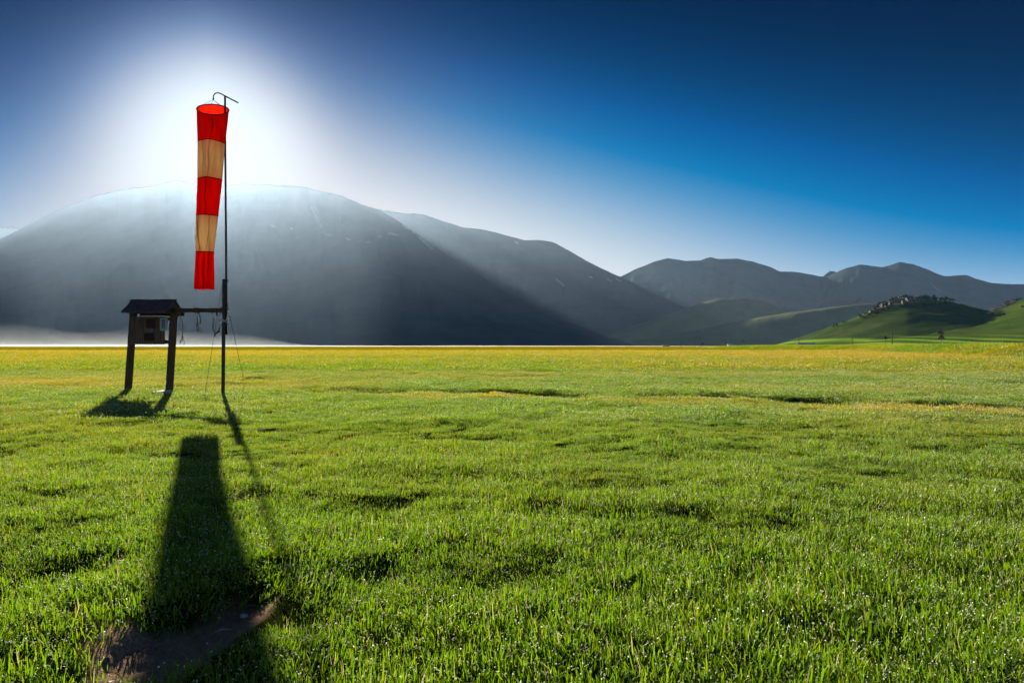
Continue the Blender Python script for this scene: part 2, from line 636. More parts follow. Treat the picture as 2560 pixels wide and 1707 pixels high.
# ----------------------------------------------------------------- grass
def make_patch(name, n, rad, hmin, hmax, width, dew, dew_size, straw=0.03, flat=1.0):
    rs = np.random.default_rng(abs(hash(name)) % 1000 if False else sum(map(ord, name)) * 7)
    V = []
    Fc = []
    MI = []
    BL = []
    TP = []

    def q(vs, fs, mi, bl, tp):
        b = len(V)
        V.extend(vs)
        Fc.extend([tuple(b + i for i in f) for f in fs])
        MI.extend([mi] * len(fs))
        BL.extend([bl] * len(vs))
        TP.extend(tp)
    for i in range(n):
        a = rs.random() * 2 * math.pi
        rr = rad * math.sqrt(rs.random())
        x, y = rr * math.cos(a), rr * math.sin(a)
        h = hmin + (hmax - hmin) * rs.random() ** 1.3
        bl = rs.random()
        is_straw = rs.random() < straw
        w = width * (0.6 + 0.7 * rs.random())
        lean = rs.normal(0, 0.82) * flat
        la = rs.random() * 2 * math.pi
        curve = abs(rs.normal(0.6, 0.45)) * flat
        if is_straw:
            bl = 2.0
            h *= 1.5
            w *= 0.55
            lean = rs.normal(0, 0.9)
            curve *= 1.4
        dx, dy = math.cos(la), math.sin(la)
        fa = la + math.pi / 2 + rs.normal(0, 0.5)
        sx, sy = math.cos(fa) * w / 2, math.sin(fa) * w / 2
        pts = []
        for k, t in enumerate((0, 0.4, 0.75, 1.0)):
            ang = lean + curve * t * 1.3
            off = h * t * math.sin(ang)
            z = max(h * t * math.cos(ang * 0.9), 0.004) - 0.01 * (1 - t)
            pts.append((x + dx * off, y + dy * off, z))
        ww = (0.8, 1.0, 0.7)
        vs = []
        for k in range(3):
            p = pts[k]
            vs += [(p[0] - sx * ww[k], p[1] - sy * ww[k], p[2]), (p[0] + sx * ww[k], p[1] + sy * ww[k], p[2])]
        vs.append(pts[3])
        q(vs, [(0, 1, 3, 2), (2, 3, 5, 4), (4, 5, 6)], 0, bl, [0, 0, .35, .35, .75, .75, 1])
        if rs.random() < dew:
            t = rs.choice([2, 3, 3])
            c = np.array(pts[t]) + [0, 0, 0.001]
            s = dew_size * (0.5 + 0.8 * rs.random())
            Q_ = np.linalg.qr(rs.normal(0, 1, (3, 3)))[0]
            o = [c + Q_ @ np.array(d) * s for d in ((1, 0, 0), (-1, 0, 0), (0, 1, 0), (0, -1, 0), (0, 0, 1), (0, 0, -1))]
            q([tuple(p) for p in o], [(0, 2, 4), (2, 1, 4), (1, 3, 4), (3, 0, 4), (2, 0, 5), (1, 2, 5), (3, 1, 5), (0, 3, 5)], 1, 0, [0] * 6)
    me = bpy.data.meshes.new(name)
    me.from_pydata(V, [], Fc)
    me.materials.append(M_GRASS)
    me.materials.append(M_DEW)
    me.polygons.foreach_set('material_index', MI)
    for nm, ar in (('blade', BL), ('tip', TP)):
        at = me.attributes.new(nm, 'FLOAT', 'POINT')
        at.data.foreach_set('value', np.array(ar, np.float32))
    me.update()
    return bpy.data.objects.new(name, me)


def build_grass():
    lib = bpy.data.collections.new('grass_tufts')      # not linked to the scene: only the source of the tufts
    specs = []
    for i in range(6):
        specs.append(('tuft_%02d' % i, 340, 0.17, 0.010, 0.045, 0.0036, 0.15, 0.0021))
    for i in range(6, 10):
        specs.append(('tuft_%02d' % i, 620, 0.45, 0.014, 0.038, 0.0085, 0.17, 0.0046))
    for i in range(10, 13):
        specs.append(('tuft_%02d' % i, 520, 1.1, 0.025, 0.060, 0.026, 0.07, 0.011))
    for i in range(13, 15):
        specs.append(('tuft_%02d' % i, 260, 0.8, 0.12, 0.42, 0.03, 0.0, 0.01))
    for s in specs:
        lib.objects.link(make_patch(*s))
    pts = []

    def scatter(dens, y0, y1, ids, smin, smax, keep=None):
        c = 1 / math.sqrt(dens)             # jittered grid: even cover, no bald gaps
        xm = 0.80 * y1 + 2.2
        gx_, gy_ = np.meshgrid(np.arange(-xm, xm, c), np.arange(y0, y1, c))
        x = (gx_ + c * 1.3 * (RNG.random(gx_.shape) - 0.5)).ravel()
        y = (gy_ + c * 1.3 * (RNG.random(gx_.shape) - 0.5)).ravel()
        k = np.abs(x) < 0.80 * y + 2.2
        x, y = x[k], y[k]
        if keep is not None:
            k = keep(x, y)
            x, y = x[k], y[k]
        pts.append((x, y, RNG.choice(ids, len(x)), smin, smax))
    def nodirt(x, y):
        d = poly_dist(x, y, DIRT_POLY)
        s = np.where(in_poly(x, y, DIRT_POLY), d, -d)
        lone = (s > 0.05) & (RNG.random(len(x)) < 0.07)
        return ((s < -0.02 - 0.13 * RNG.random(len(x))) & (dirt_mask(x, y) < 0.3)) | lone
    scatter(42, 0.9, 7.0, range(0, 6), 0.75, 1.35, nodirt)
    scatter(30, 6.4, 11.5, range(0, 6), 0.8, 1.3)
    scatter(20, 11, 19, range(0, 6), 0.85, 1.4)
    scatter(9, 10.5, 34, range(6, 10), 0.8, 1.35)
    scatter(2.2, 30, 80, range(10, 13), 0.8, 1.4)
    scatter(1.0, 75, 150, range(10, 13), 1.0, 1.8)
    # rank grass on the road bank
    i = RNG.integers(0, len(BANK) - 1, 5200)
    t = RNG.random(5200)
    c = BANK[i] * (1 - t[:, None]) + BANK[i + 1] * t[:, None] + RNG.normal(0, 2.4, (5200, 2))
    pts.append((c[:, 0], c[:, 1], RNG.choice([13, 14], 5200), 0.6, 1.25))
    # a few taller collars of grass where posts meet the turf
    for px, py in ((-9.62, 17.1), (-8.50, 16.9), (-6.6, 15.55), (gp(512, 994)[0], gp(512, 994)[1])):
        m = 7
        pts.append((px + RNG.normal(0, 0.10, m), py + RNG.normal(0, 0.10, m), RNG.choice(range(0, 6), m), 1.3, 1.9))
    X = np.concatenate([p[0] for p in pts])
    Y = np.concatenate([p[1] for p in pts])
    ID = np.concatenate([p[2] for p in pts]).astype(np.int32)
    S = np.concatenate([p[3] + (p[4] - p[3]) * RNG.random(len(p[0])) for p in pts])
    Z = ground_h(X, Y)
    hum = 0.95 + 0.75 * fbm(X / 0.9, Y / 0.7, 101, 4) + 0.22 * (1 - sst(2.6, 4.6, Y))
    onbank = ID >= 13
    S = S * np.where(onbank, 1.0, np.clip(hum, 0.62, 1.75))
    n = len(X)
    me = bpy.data.meshes.new('grass')
    me.vertices.add(n)
    me.vertices.foreach_set('co', np.stack([X, Y, Z], -1).reshape(-1).astype(np.float32))
    dry = dry_f(X, Y) + 0.10 * RNG.normal(0, 1, n)
    lush = lush_f(X, Y)
    ee = np.where(Y < 18, 0.09, 0.3)
    gx = (ground_h(X + ee, Y) - ground_h(X - ee, Y)) / (2 * ee) + RNG.normal(0, 0.08, n)
    gy = (ground_h(X, Y + ee) - ground_h(X, Y - ee)) / (2 * ee) + RNG.normal(0, 0.08, n)
    ra = RNG.random(n) * 6.283
    nz = 1 / np.sqrt(1 + gx * gx + gy * gy)
    nx, ny = -gx * nz, -gy * nz
    lx = nx * np.cos(ra) + ny * np.sin(ra)
    ly = -nx * np.sin(ra) + ny * np.cos(ra)
    rot = np.stack([-np.arcsin(np.clip(ly, -1, 1)), np.arctan2(lx, nz), ra], -1)
    hgt = S * (0.85 + 0.3 * RNG.random(n))
    scl = np.stack([np.clip(S, 0.8, 1.5), np.clip(S, 0.8, 1.5), hgt], -1)
    for nm, ty, ar in (('dry', 'FLOAT', np.clip(dry, 0, 1)), ('lush', 'FLOAT', lush), ('idx', 'INT', ID)):
        at = me.attributes.new(nm, ty, 'POINT')
        at.data.foreach_set('value', ar.astype(np.int32 if ty == 'INT' else np.float32))
    for nm, ar in (('rot', rot), ('scl', scl)):
        at = me.attributes.new(nm, 'FLOAT_VECTOR', 'POINT')
        at.data.foreach_set('vector', ar.reshape(-1).astype(np.float32))
    o = bpy.data.objects.new('grass', me)
    COL.objects.link(o)
    tag(o, 'short dewy grass covering the meadow, backlit bright green', 'grass', None, 'stuff')
    ng = bpy.data.node_groups.new('grass scatter', 'GeometryNodeTree')
    ng.interface.new_socket('Geometry', in_out='INPUT', socket_type='NodeSocketGeometry')
    ng.interface.new_socket('Geometry', in_out='OUTPUT', socket_type='NodeSocketGeometry')
    gi = ng.nodes.new('NodeGroupInput')
    go = ng.nodes.new('NodeGroupOutput')
    mp = ng.nodes.new('GeometryNodeMeshToPoints')
    ci = ng.nodes.new('GeometryNodeCollectionInfo')
    ci.inputs['Collection'].default_value = lib
    ci.inputs['Separate Children'].default_value = True
    ci.inputs['Reset Children'].default_value = True
    ip = ng.nodes.new('GeometryNodeInstanceOnPoints')
    ip.inputs['Pick Instance'].default_value = True

    def na(nm, ty):
        a = ng.nodes.new('GeometryNodeInputNamedAttribute')
        a.data_type = ty
        a.inputs['Name'].default_value = nm
        return a.outputs['Attribute']
    ng.links.new(gi.outputs[0], mp.inputs[0])
    ng.links.new(mp.outputs[0], ip.inputs['Points'])
    ng.links.new(ci.outputs[0], ip.inputs['Instance'])
    ng.links.new(na('idx', 'INT'), ip.inputs['Instance Index'])
    ng.links.new(na('rot', 'FLOAT_VECTOR'), ip.inputs['Rotation'])
    ng.links.new(na('scl', 'FLOAT_VECTOR'), ip.inputs['Scale'])
    ng.links.new(ip.outputs[0], go.inputs[0])
    md = o.modifiers.new('scatter', 'NODES')
    md.node_group = ng
    print('grass tufts', n)


# ----------------------------------------------------------------- mountains
def seg_mask(px, py, segs):
    m = np.zeros(px.shape)
    for (x1, y1), (x2, y2), w in segs:
        t = np.clip(((px - x1) * (x2 - x1) + (py - y1) * (y2 - y1)) / max((x2 - x1) ** 2 + (y2 - y1) ** 2, 1e-6), 0, 1)
        ww = w * (0.35 + 0.9 * np.sin(math.pi * np.clip(t * 0.85 + 0.1, 0, 1))) * (0.8 + 0.5 * fbm(px / 6, py / 6, 9, 2))
        bow = 0.06 * math.hypot(x2 - x1, y2 - y1) * np.sin(math.pi * t) * 0.5
        d = np.hypot(px - x1 - t * (x2 - x1) + bow, py - y1 - t * (y2 - y1))
        m = np.maximum(m, 1 - sst(ww * 0.6, ww * 1.25, d))
    return m


RIDGES = []


def ridge_hill(name, label, pts, front, back, prof, mat_, cols=500, rows=110, gully=0.05, gs=420.0, seed=1, rough=1.3, snow=None, field=None, brows=24):
    p = np.array(pts, float)
    px = np.linspace(p[0, 0], p[-1, 0], cols)
    py = np.interp(px, p[:, 0], p[:, 1])
    Yr = np.interp(px, p[:, 0], p[:, 2])
    k = max(1, int(9 / ((p[-1, 0] - p[0, 0]) / cols)))
    ker = np.exp(-np.linspace(-2, 2, 2 * k + 1) ** 2)
    ker /= ker.sum()
    sm = lambda a: np.convolve(np.pad(a, k, mode='edge'), ker, 'valid')
    py = sm(py)
    Yr = sm(Yr)
    py = py + rough * fbm(px / 26, px * 0, seed, 4) * np.clip((HOR - py) / 60, 0, 1)
    u = (px - CX) / F
    Zr = HCAM + (HOR - py) / F * Yr
    tf = np.linspace(0, 1, rows) ** 0.8
    fr = np.interp(px, p[:, 0], [front(q) for q in p[:, 0]]) if callable(front) else front
    rows_ = []
    for t in tf:
        Y = Yr - fr * (1 - t)
        z = Zr * prof(t)
        X = u * Y
        n = fbm(X / gs, Y / gs, seed + 3, 5, 0.55)
        rid = 1 - np.abs(fbm(u * Yr / gs * 1.4, t * 1.6 + 0 * u, seed + 5, 4)) * 2
        dz = (0.6 * n + 0.55 * rid) * gully * Zr * (t * (1 - t) * 4) ** 0.8
        z = z + dz
        lim = HCAM + (Zr - HCAM) * (Y / Yr) - 0.004 * Zr * (1 - t)
        z = np.minimum(z, np.where(Zr > 4, lim, z))
        rows_.append(np.stack([X, Y, np.where(t == 0, -1.5, z)], -1))
    for t in np.linspace(0, 1, brows)[1:]:
        Y = Yr + back * t
        z = Zr * (1 - t) ** 1.15 * (1 + 0.06 * fbm(u * Yr / gs * 1.3, Y / gs, seed + 8, 3) * t)
        rows_.append(np.stack([u * Y, Y, np.where(t == 1, -1.5, z)], -1))
    P = np.stack(rows_, 0)
    X, Y, Z = P[..., 0], P[..., 1], P[..., 2]
    at = {}
    if snow:
        at['snow'] = seg_mask(CX + X / Y * F, HOR - (Z - HCAM) / Y * F, snow)
    if field:
        at['field'] = field(X, Y, Z)
    RIDGES.append((px, (P[rows - 1, :, 2] - HCAM) / P[rows - 1, :, 1], P[rows - 1, :, 1]))
    o = grid_mesh(name, P, mat_, at)
    tag(o, label, 'mountain', None, 'structure')
    return P


RIDGE_A = [(-700, 864, 4700), (-420, 770, 4800), (-150, 672, 4950), (0, 598, 5050), (60, 568, 5100), (150, 525, 5150), (240, 490, 5200), (300, 476, 5200),
         (330, 472, 5200), (385, 466, 5200), (420, 457, 5200), (450, 452, 5200), (480, 461, 5200), (540, 466, 5200), (610, 461, 5200),
         (680, 464, 5200), (735, 466, 5200), (772, 470, 5180), (800, 478, 5150), (850, 489, 5100), (905, 512, 5050), (950, 526, 5000),
         (1000, 556, 4950), (1060, 598, 4900), (1150, 658, 4800), (1260, 726, 4700), (1400, 796, 4600), (1530, 844, 4500), (1610, 866, 4450)]


def build_mountains():
    M_ROCK = hill_material('grass and scree mountainside', (0.025, 0.042, 0.060), (0.050, 0.074, 0.092), 0.004, snow=True)  # mountain colours tinted blue: haze of the air put into the surface
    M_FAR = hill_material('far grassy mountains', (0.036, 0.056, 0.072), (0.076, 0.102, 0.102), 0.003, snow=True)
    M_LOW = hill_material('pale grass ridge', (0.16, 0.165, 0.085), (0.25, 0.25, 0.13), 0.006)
    snowA = [((777, 514), (805, 568), 3.4), ((849, 541), (861, 571), 2.2), ((1001, 544), (1080, 623), 2.6), ((1006, 563), (1023, 574), 2),
             ((805, 585), (832, 589), 2.6), ((968, 583), (996, 588), 2.6), ((865, 596), (876, 600), 2.6), ((911, 607), (930, 604), 2.2), ((947, 590), (953, 594), 2.4),
             ((676, 563), (687, 568), 3.0), ((727, 571), (731, 573), 2), ((896, 603), (905, 606), 2)]
    fA = lambda q: 2000 if q < 950 else 2000 - 900 * min(1, (q - 950) / 700)
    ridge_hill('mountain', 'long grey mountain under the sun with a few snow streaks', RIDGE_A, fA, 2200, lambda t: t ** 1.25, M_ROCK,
               1150, 210, 0.05, 620, 3, 1.2, snowA)
    B = [(780, 560, 6900), (860, 514, 6900), (950, 525, 7000), (1000, 533, 7000), (1060, 537, 7000), (1100, 550, 7000), (1160, 570, 7000), (1215, 575, 7000),
         (1260, 587, 7000), (1310, 601, 7000), (1350, 600, 7000), (1385, 606, 7000), (1430, 631, 6950), (1480, 660, 6900), (1550, 692, 6800), (1640, 735, 6700),
         (1750, 785, 6600), (1880, 835, 6500), (1990, 866, 6400)]
    snowB = [((1389, 696), (1410, 715), 2), ((1473, 691), (1481, 694), 2.4), ((1518, 696), (1528, 704), 2.4), ((1541, 697), (1552, 703), 2.4), ((1288, 604), (1296, 609), 2.4)]
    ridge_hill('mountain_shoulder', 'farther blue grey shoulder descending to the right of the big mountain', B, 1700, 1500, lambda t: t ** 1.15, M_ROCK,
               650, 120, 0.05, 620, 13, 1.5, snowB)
    C = [(1250, 864, 8600), (1400, 770, 8700), (1480, 722, 8800), (1550, 692, 8900), (1600, 668, 9000), (1640, 653, 9000), (1672, 645, 9000), (1715, 652, 9000), (1745, 651, 9000),
         (1762, 647, 9000), (1775, 643, 9000), (1795, 648, 9000), (1845, 646, 9000), (1865, 652, 9000), (1885, 654, 9000), (1920, 666, 9000), (1950, 678, 9000), (2000, 681, 9000),
         (2045, 690, 9000), (2070, 692, 9000), (2100, 676, 9000), (2120, 668, 9000), (2150, 661, 9000), (2180, 665, 9000), (2205, 668, 9000), (2220, 665, 9000), (2250, 654, 9000), (2280, 660, 9000),
         (2330, 678, 9000), (2360, 690, 9000), (2415, 688, 9000), (2450, 699, 9000), (2480, 708, 9000), (2560, 711, 9000), (2700, 735, 9000), (2900, 800, 8900), (3050, 866, 8800)]
    snowC = [((2325, 707), (2350, 728), 1.0), ((2334, 742), (2348, 752), 0.9)]
    fC = lambda q: 2600
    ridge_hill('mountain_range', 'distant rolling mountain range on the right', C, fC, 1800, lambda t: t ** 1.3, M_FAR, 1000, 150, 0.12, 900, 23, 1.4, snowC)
    LFT = [(-900, 864, 7000), (-600, 700, 7000), (-300, 600, 7000), (-100, 572, 7000), (0, 568, 7000), (30, 568, 7000), (60, 572, 7000), (140, 620, 7000), (300, 760, 7000), (420, 866, 7000)]
    ridge_hill('mountain_ridge', 'distant grey ridge at the left edge', LFT, 1700, 1500, lambda t: t ** 1.2, M_ROCK, 300, 70, 0.05, 620, 33, 1.5, [((-50, 300), (-40, 300), 1)])
    PK = [(2020, 740, 10600), (2060, 688, 10600), (2075, 677, 10600), (2090, 679, 10600), (2120, 720, 10600), (2160, 800, 10600)]
    ridge_hill('mountain_peak', 'tiny far peak in the gap of the right range', PK, 900, 900, lambda t: t ** 1.2, M_FAR, 60, 30, 0.05, 620, 43, 0.6, [((-50, 300), (-40, 300), 1)])
    D1 = [(1400, 868, 5200), (1560, 822, 5200), (1680, 782, 5200), (1745, 760, 5200), (1790, 748, 5200), (1835, 745, 5200), (1870, 746, 5200), (1905, 751, 5200), (1960, 775, 5200), (2060, 820, 5200), (2150, 868, 5200)]
    ridge_hill('low_hill', 'low shadowed hill with a pale sunlit crest below the right range', D1, 480, 900, lambda t: 1 - (1 - t) ** 1.35, M_LOW, 300, 70, 0.05, 260, 53, 1.0)
    D2 = [(1450, 868, 4300), (1650, 842, 4300), (1800, 813, 4300), (1890, 795, 4300), (1960, 783, 4300), (2000, 778, 4300), (2060, 770, 4300), (2100, 765, 4300), (2170, 759, 4300), (2230, 755, 4300), (2330, 758, 4300), (2450, 790, 4300), (2600, 868, 4300)]
    ridge_hill('long_low_hill', 'long low shadowed hill with a sunlit rim behind the village hill', D2, 400, 900, lambda t: 1 - (1 - t) ** 1.35, M_LOW, 300, 70, 0.04, 260, 63, 0.8)


# village hill
EX, EY = (2268 - CX) / F * 2500.0, 2500.0
EH = 146.0


def hillE(x, y):
    dx = x - EX
    dy = y - EY
    # axes turned so that 'right' runs across the view ray
    ca, sa = math.cos(math.radians(-30)), math.sin(math.radians(-30))
    a = dx * ca - dy * (-sa) * -1 * -1
    a = dx * ca + dy * sa
    b = -dx * sa + dy * ca
    r = np.hypot(a, b) + 1e-6
    phi = np.degrees(np.arctan2(b, a))
    R_ = np.interp(phi, [-180, -140, -90, -55, -20, 0, 60, 120, 180], [390, 450, 600, 520, 520, 720, 620, 430, 390])
    t = np.clip(r / R_, 0, 1.6)
    core = EH * np.clip(1 - np.sqrt(t * t + 0.022) + 0.148, 0, None) ** 1.06
    n = 1 + 0.10 * fbm(x / 140, y / 140, 121, 4)
    ap = 30 * np.clip(1 - r / 1050, 0, 1) ** 1.7 * sst(-320, 0, a)
    return core * n + ap - 1.2 + 1.6 * fbm(x / 60, y / 60, 131, 3) * np.clip(core / 20, 0, 1)


FP = np.array([(2060, 868, 2500), (2150, 845, 2500), (2230, 815, 2480), (2330, 796, 2450), (2400, 787, 2400), (2450, 783, 2380), (2500, 767, 2360), (2560, 746, 2350), (2640, 715, 2400), (2760, 690, 2400), (2950, 720, 2400), (3150, 864, 2400)], float)


def hillF_grid():
    cols, rows = 260, 120
    px = np.linspace(FP[0, 0], FP[-1, 0], cols)
    py = np.interp(px, FP[:, 0], FP[:, 1])
    Yr = np.interp(px, FP[:, 0], FP[:, 2])
    py = np.convolve(np.pad(py, 6, mode='edge'), np.ones(13) / 13, 'valid')
    return px, py, Yr


def hillF_crest(q):
    px, py, Yr = hillF_grid()
    return W(q, np.interp(q, px, py), np.interp(q, px, Yr))


def field_mask(x, y, z):
    return 1 - sst(10, 36, z + 10 * fbm(x / 220, y / 220, 141, 3))


def build_hills():
    ME = hill_material('village hill pasture', (0.022, 0.044, 0.009), (0.064, 0.090, 0.022), 0.011,
                       stripes=((0.05, 0.10, 0.012), (0.15, 0.27, 0.022), (0.27, 0.38, 0.026), (0.03, 0.06, 0.014)))
    x = np.linspace(EX - 1150, EX + 1150, 300)
    y = np.linspace(EY - 1100, EY + 900, 260)
    X, Y = np.meshgrid(x, y)
    Z = hillE(X, Y)
    o = grid_mesh('village_hill', np.stack([X, Y, Z], -1), ME, {'field': field_mask(X, Y, Z)})
    tag(o, 'green conical hill with striped fields at its foot and a village on top', 'hill', None, 'structure')
    px, py, Yr = hillF_grid()
    u = (px - CX) / F
    Zr = HCAM + (HOR - py) / F * Yr
    rows_ = []
    for t in np.linspace(0, 1, 110):
        Yy = Yr - 900 * (1 - t)
        z = Zr * t ** 1.5 * (1 + 0.10 * fbm(u * Yy / 160, Yy / 160, 151, 4) * (1 - t) * 2) - 1.2 * (1 - t)
        rows_.append(np.stack([u * Yy, Yy, z], -1))
    for t in np.linspace(0, 1, 16)[1:]:
        Yy = Yr + 700 * t
        rows_.append(np.stack([u * Yy, Yy, Zr * (1 - t) - 1.2 * t], -1))
    P = np.stack(rows_, 0)
    MF = hill_material('right hill pasture', (0.034, 0.066, 0.009), (0.078, 0.112, 0.020), 0.012,
                       stripes=((0.05, 0.10, 0.012), (0.15, 0.27, 0.022), (0.27, 0.38, 0.026), (0.03, 0.06, 0.014)))
    o = grid_mesh('right_hill', P, MF, {'field': field_mask(P[..., 0], P[..., 1], P[..., 2])})
    tag(o, 'green hillside rising at the right edge beyond the village', 'hill', None, 'structure')


# ----------------------------------------------------------------- village
HOUSE_W = [surf('old stone wall', (0.085, 0.065, 0.055), (0.16, 0.125, 0.105), 0.6, 0.9),
           surf('rendered cream wall', (0.42, 0.36, 0.26), (0.55, 0.48, 0.36), 0.5, 0.9),
           surf('grey stone wall', (0.10, 0.095, 0.095), (0.17, 0.16, 0.155), 0.6, 0.9),
           surf('pinkish render wall', (0.18, 0.125, 0.10), (0.26, 0.19, 0.15), 0.5, 0.9)]
HOUSE_R = [surf('brown tiled roof', (0.10, 0.05, 0.038), (0.19, 0.095, 0.07), 0.8, 0.85),
           surf('dark tiled roof', (0.06, 0.04, 0.036), (0.11, 0.07, 0.06), 0.8, 0.85)]
M_PANE = surf('dark window glass', (0.012, 0.014, 0.018), (0.03, 0.034, 0.04), 2, 0.25)
ORD = ['first', 'second', 'third', 'fourth', 'fifth', 'sixth', 'seventh', 'eighth', 'ninth', 'tenth', 'eleventh', 'twelfth']


def house(loc, w, d, h, rz, wall, roof, label, group):
    e = empty('village_house', loc, label, 'house', group, rz)
    mb = MB().box((-w / 2, -d / 2, -5), (w / 2, d / 2, h))
    mb.add([(-w / 2, -d / 2, h), (-w / 2, d / 2, h), (-w / 2, 0, h + d * 0.24), (w / 2, -d / 2, h), (w / 2, d / 2, h), (w / 2, 0, h + d * 0.24)], [(0, 2, 1), (3, 4, 5)])
    mb.build('wall', HOUSE_W[wall], e)
    o_ = 0.5
    k = 0.24
    r = MB()
    for s in (-1, 1):
        y0, y1 = s * (d / 2 + o_), 0.0
        z0, z1 = h - o_ * 2 * k * 0.9, h + d * k
        vs = [(-w / 2 - o_, y0, z0), (w / 2 + o_, y0, z0), (w / 2 + o_, y1, z1 + .1), (-w / 2 - o_, y1, z1 + .1)]
        vs2 = [(a, b, c + 0.35) for a, b, c in vs]
        r.add(vs + vs2, [(0, 1, 2, 3), (7, 6, 5, 4), (0, 4, 5, 1), (1, 5, 6, 2), (3, 2, 6, 7), (0, 3, 7, 4)])
    r.box((-w * 0.2, d * 0.08, h + d * k * 0.5), (-w * 0.2 + 0.9, d * 0.08 + 0.9, h + d * k + 1.4))
    r.build('roof', HOUSE_R[roof], e)
    nw = max(2, int(w / 3.2))
    for fl in range(max(1, int(h / 3.0))):
        for i in range(nw):
            x = -w / 2 + (i + 0.5) * w / nw
            z = 0.9 + fl * 2.9
            if z + 1.3 > h:
                continue
            MB().box((x - 0.5, -d / 2 - 0.05, z), (x + 0.5, -d / 2 + 0.12, z + 1.35)).build('window', M_PANE, e)
    return e


def place_on_E(px, Y):
    x = (px - CX) / F * Y
    return (x, Y, float(hillE(np.array([x]), np.array([Y]))[0]))


def crown_mesh(seed, n=190):
    rs = np.random.default_rng(seed)
    V = []
    Fc = []
    LF = []
    lobes = [(rs.normal(0, 0.28, 3) * [1, 1, 0.7] + [0, 0, 0.62], 0.24 + 0.16 * rs.random()) for _ in range(7)]
    for i in range(n):
        c, r = lobes[rs.integers(len(lobes))]
        d = rs.normal(0, 1, 3)
        d /= np.linalg.norm(d)
        p = c + d * r * (0.55 + 0.5 * rs.random())
        p[2] = max(p[2], 0.12)
        a = rs.normal(0, 1, 3)
        a /= np.linalg.norm(a)
        b = np.cross(a, d + 0.01)
        b /= np.linalg.norm(b)
        s = 0.055 + 0.06 * rs.random()
        k = len(V)
        V += [tuple(p + a * s), tuple(p + b * s), tuple(p - a * s), tuple(p - b * s)]
        Fc.append((k, k + 1, k + 2, k + 3))
        LF += [rs.random()] * 4
    me = bpy.data.meshes.new('crown')
    me.from_pydata(V, [], Fc)
    at = me.attributes.new('leaf', 'FLOAT', 'POINT')
    at.data.foreach_set('value', np.array(LF, np.float32))
    me.materials.append(M_LEAF)
    return me


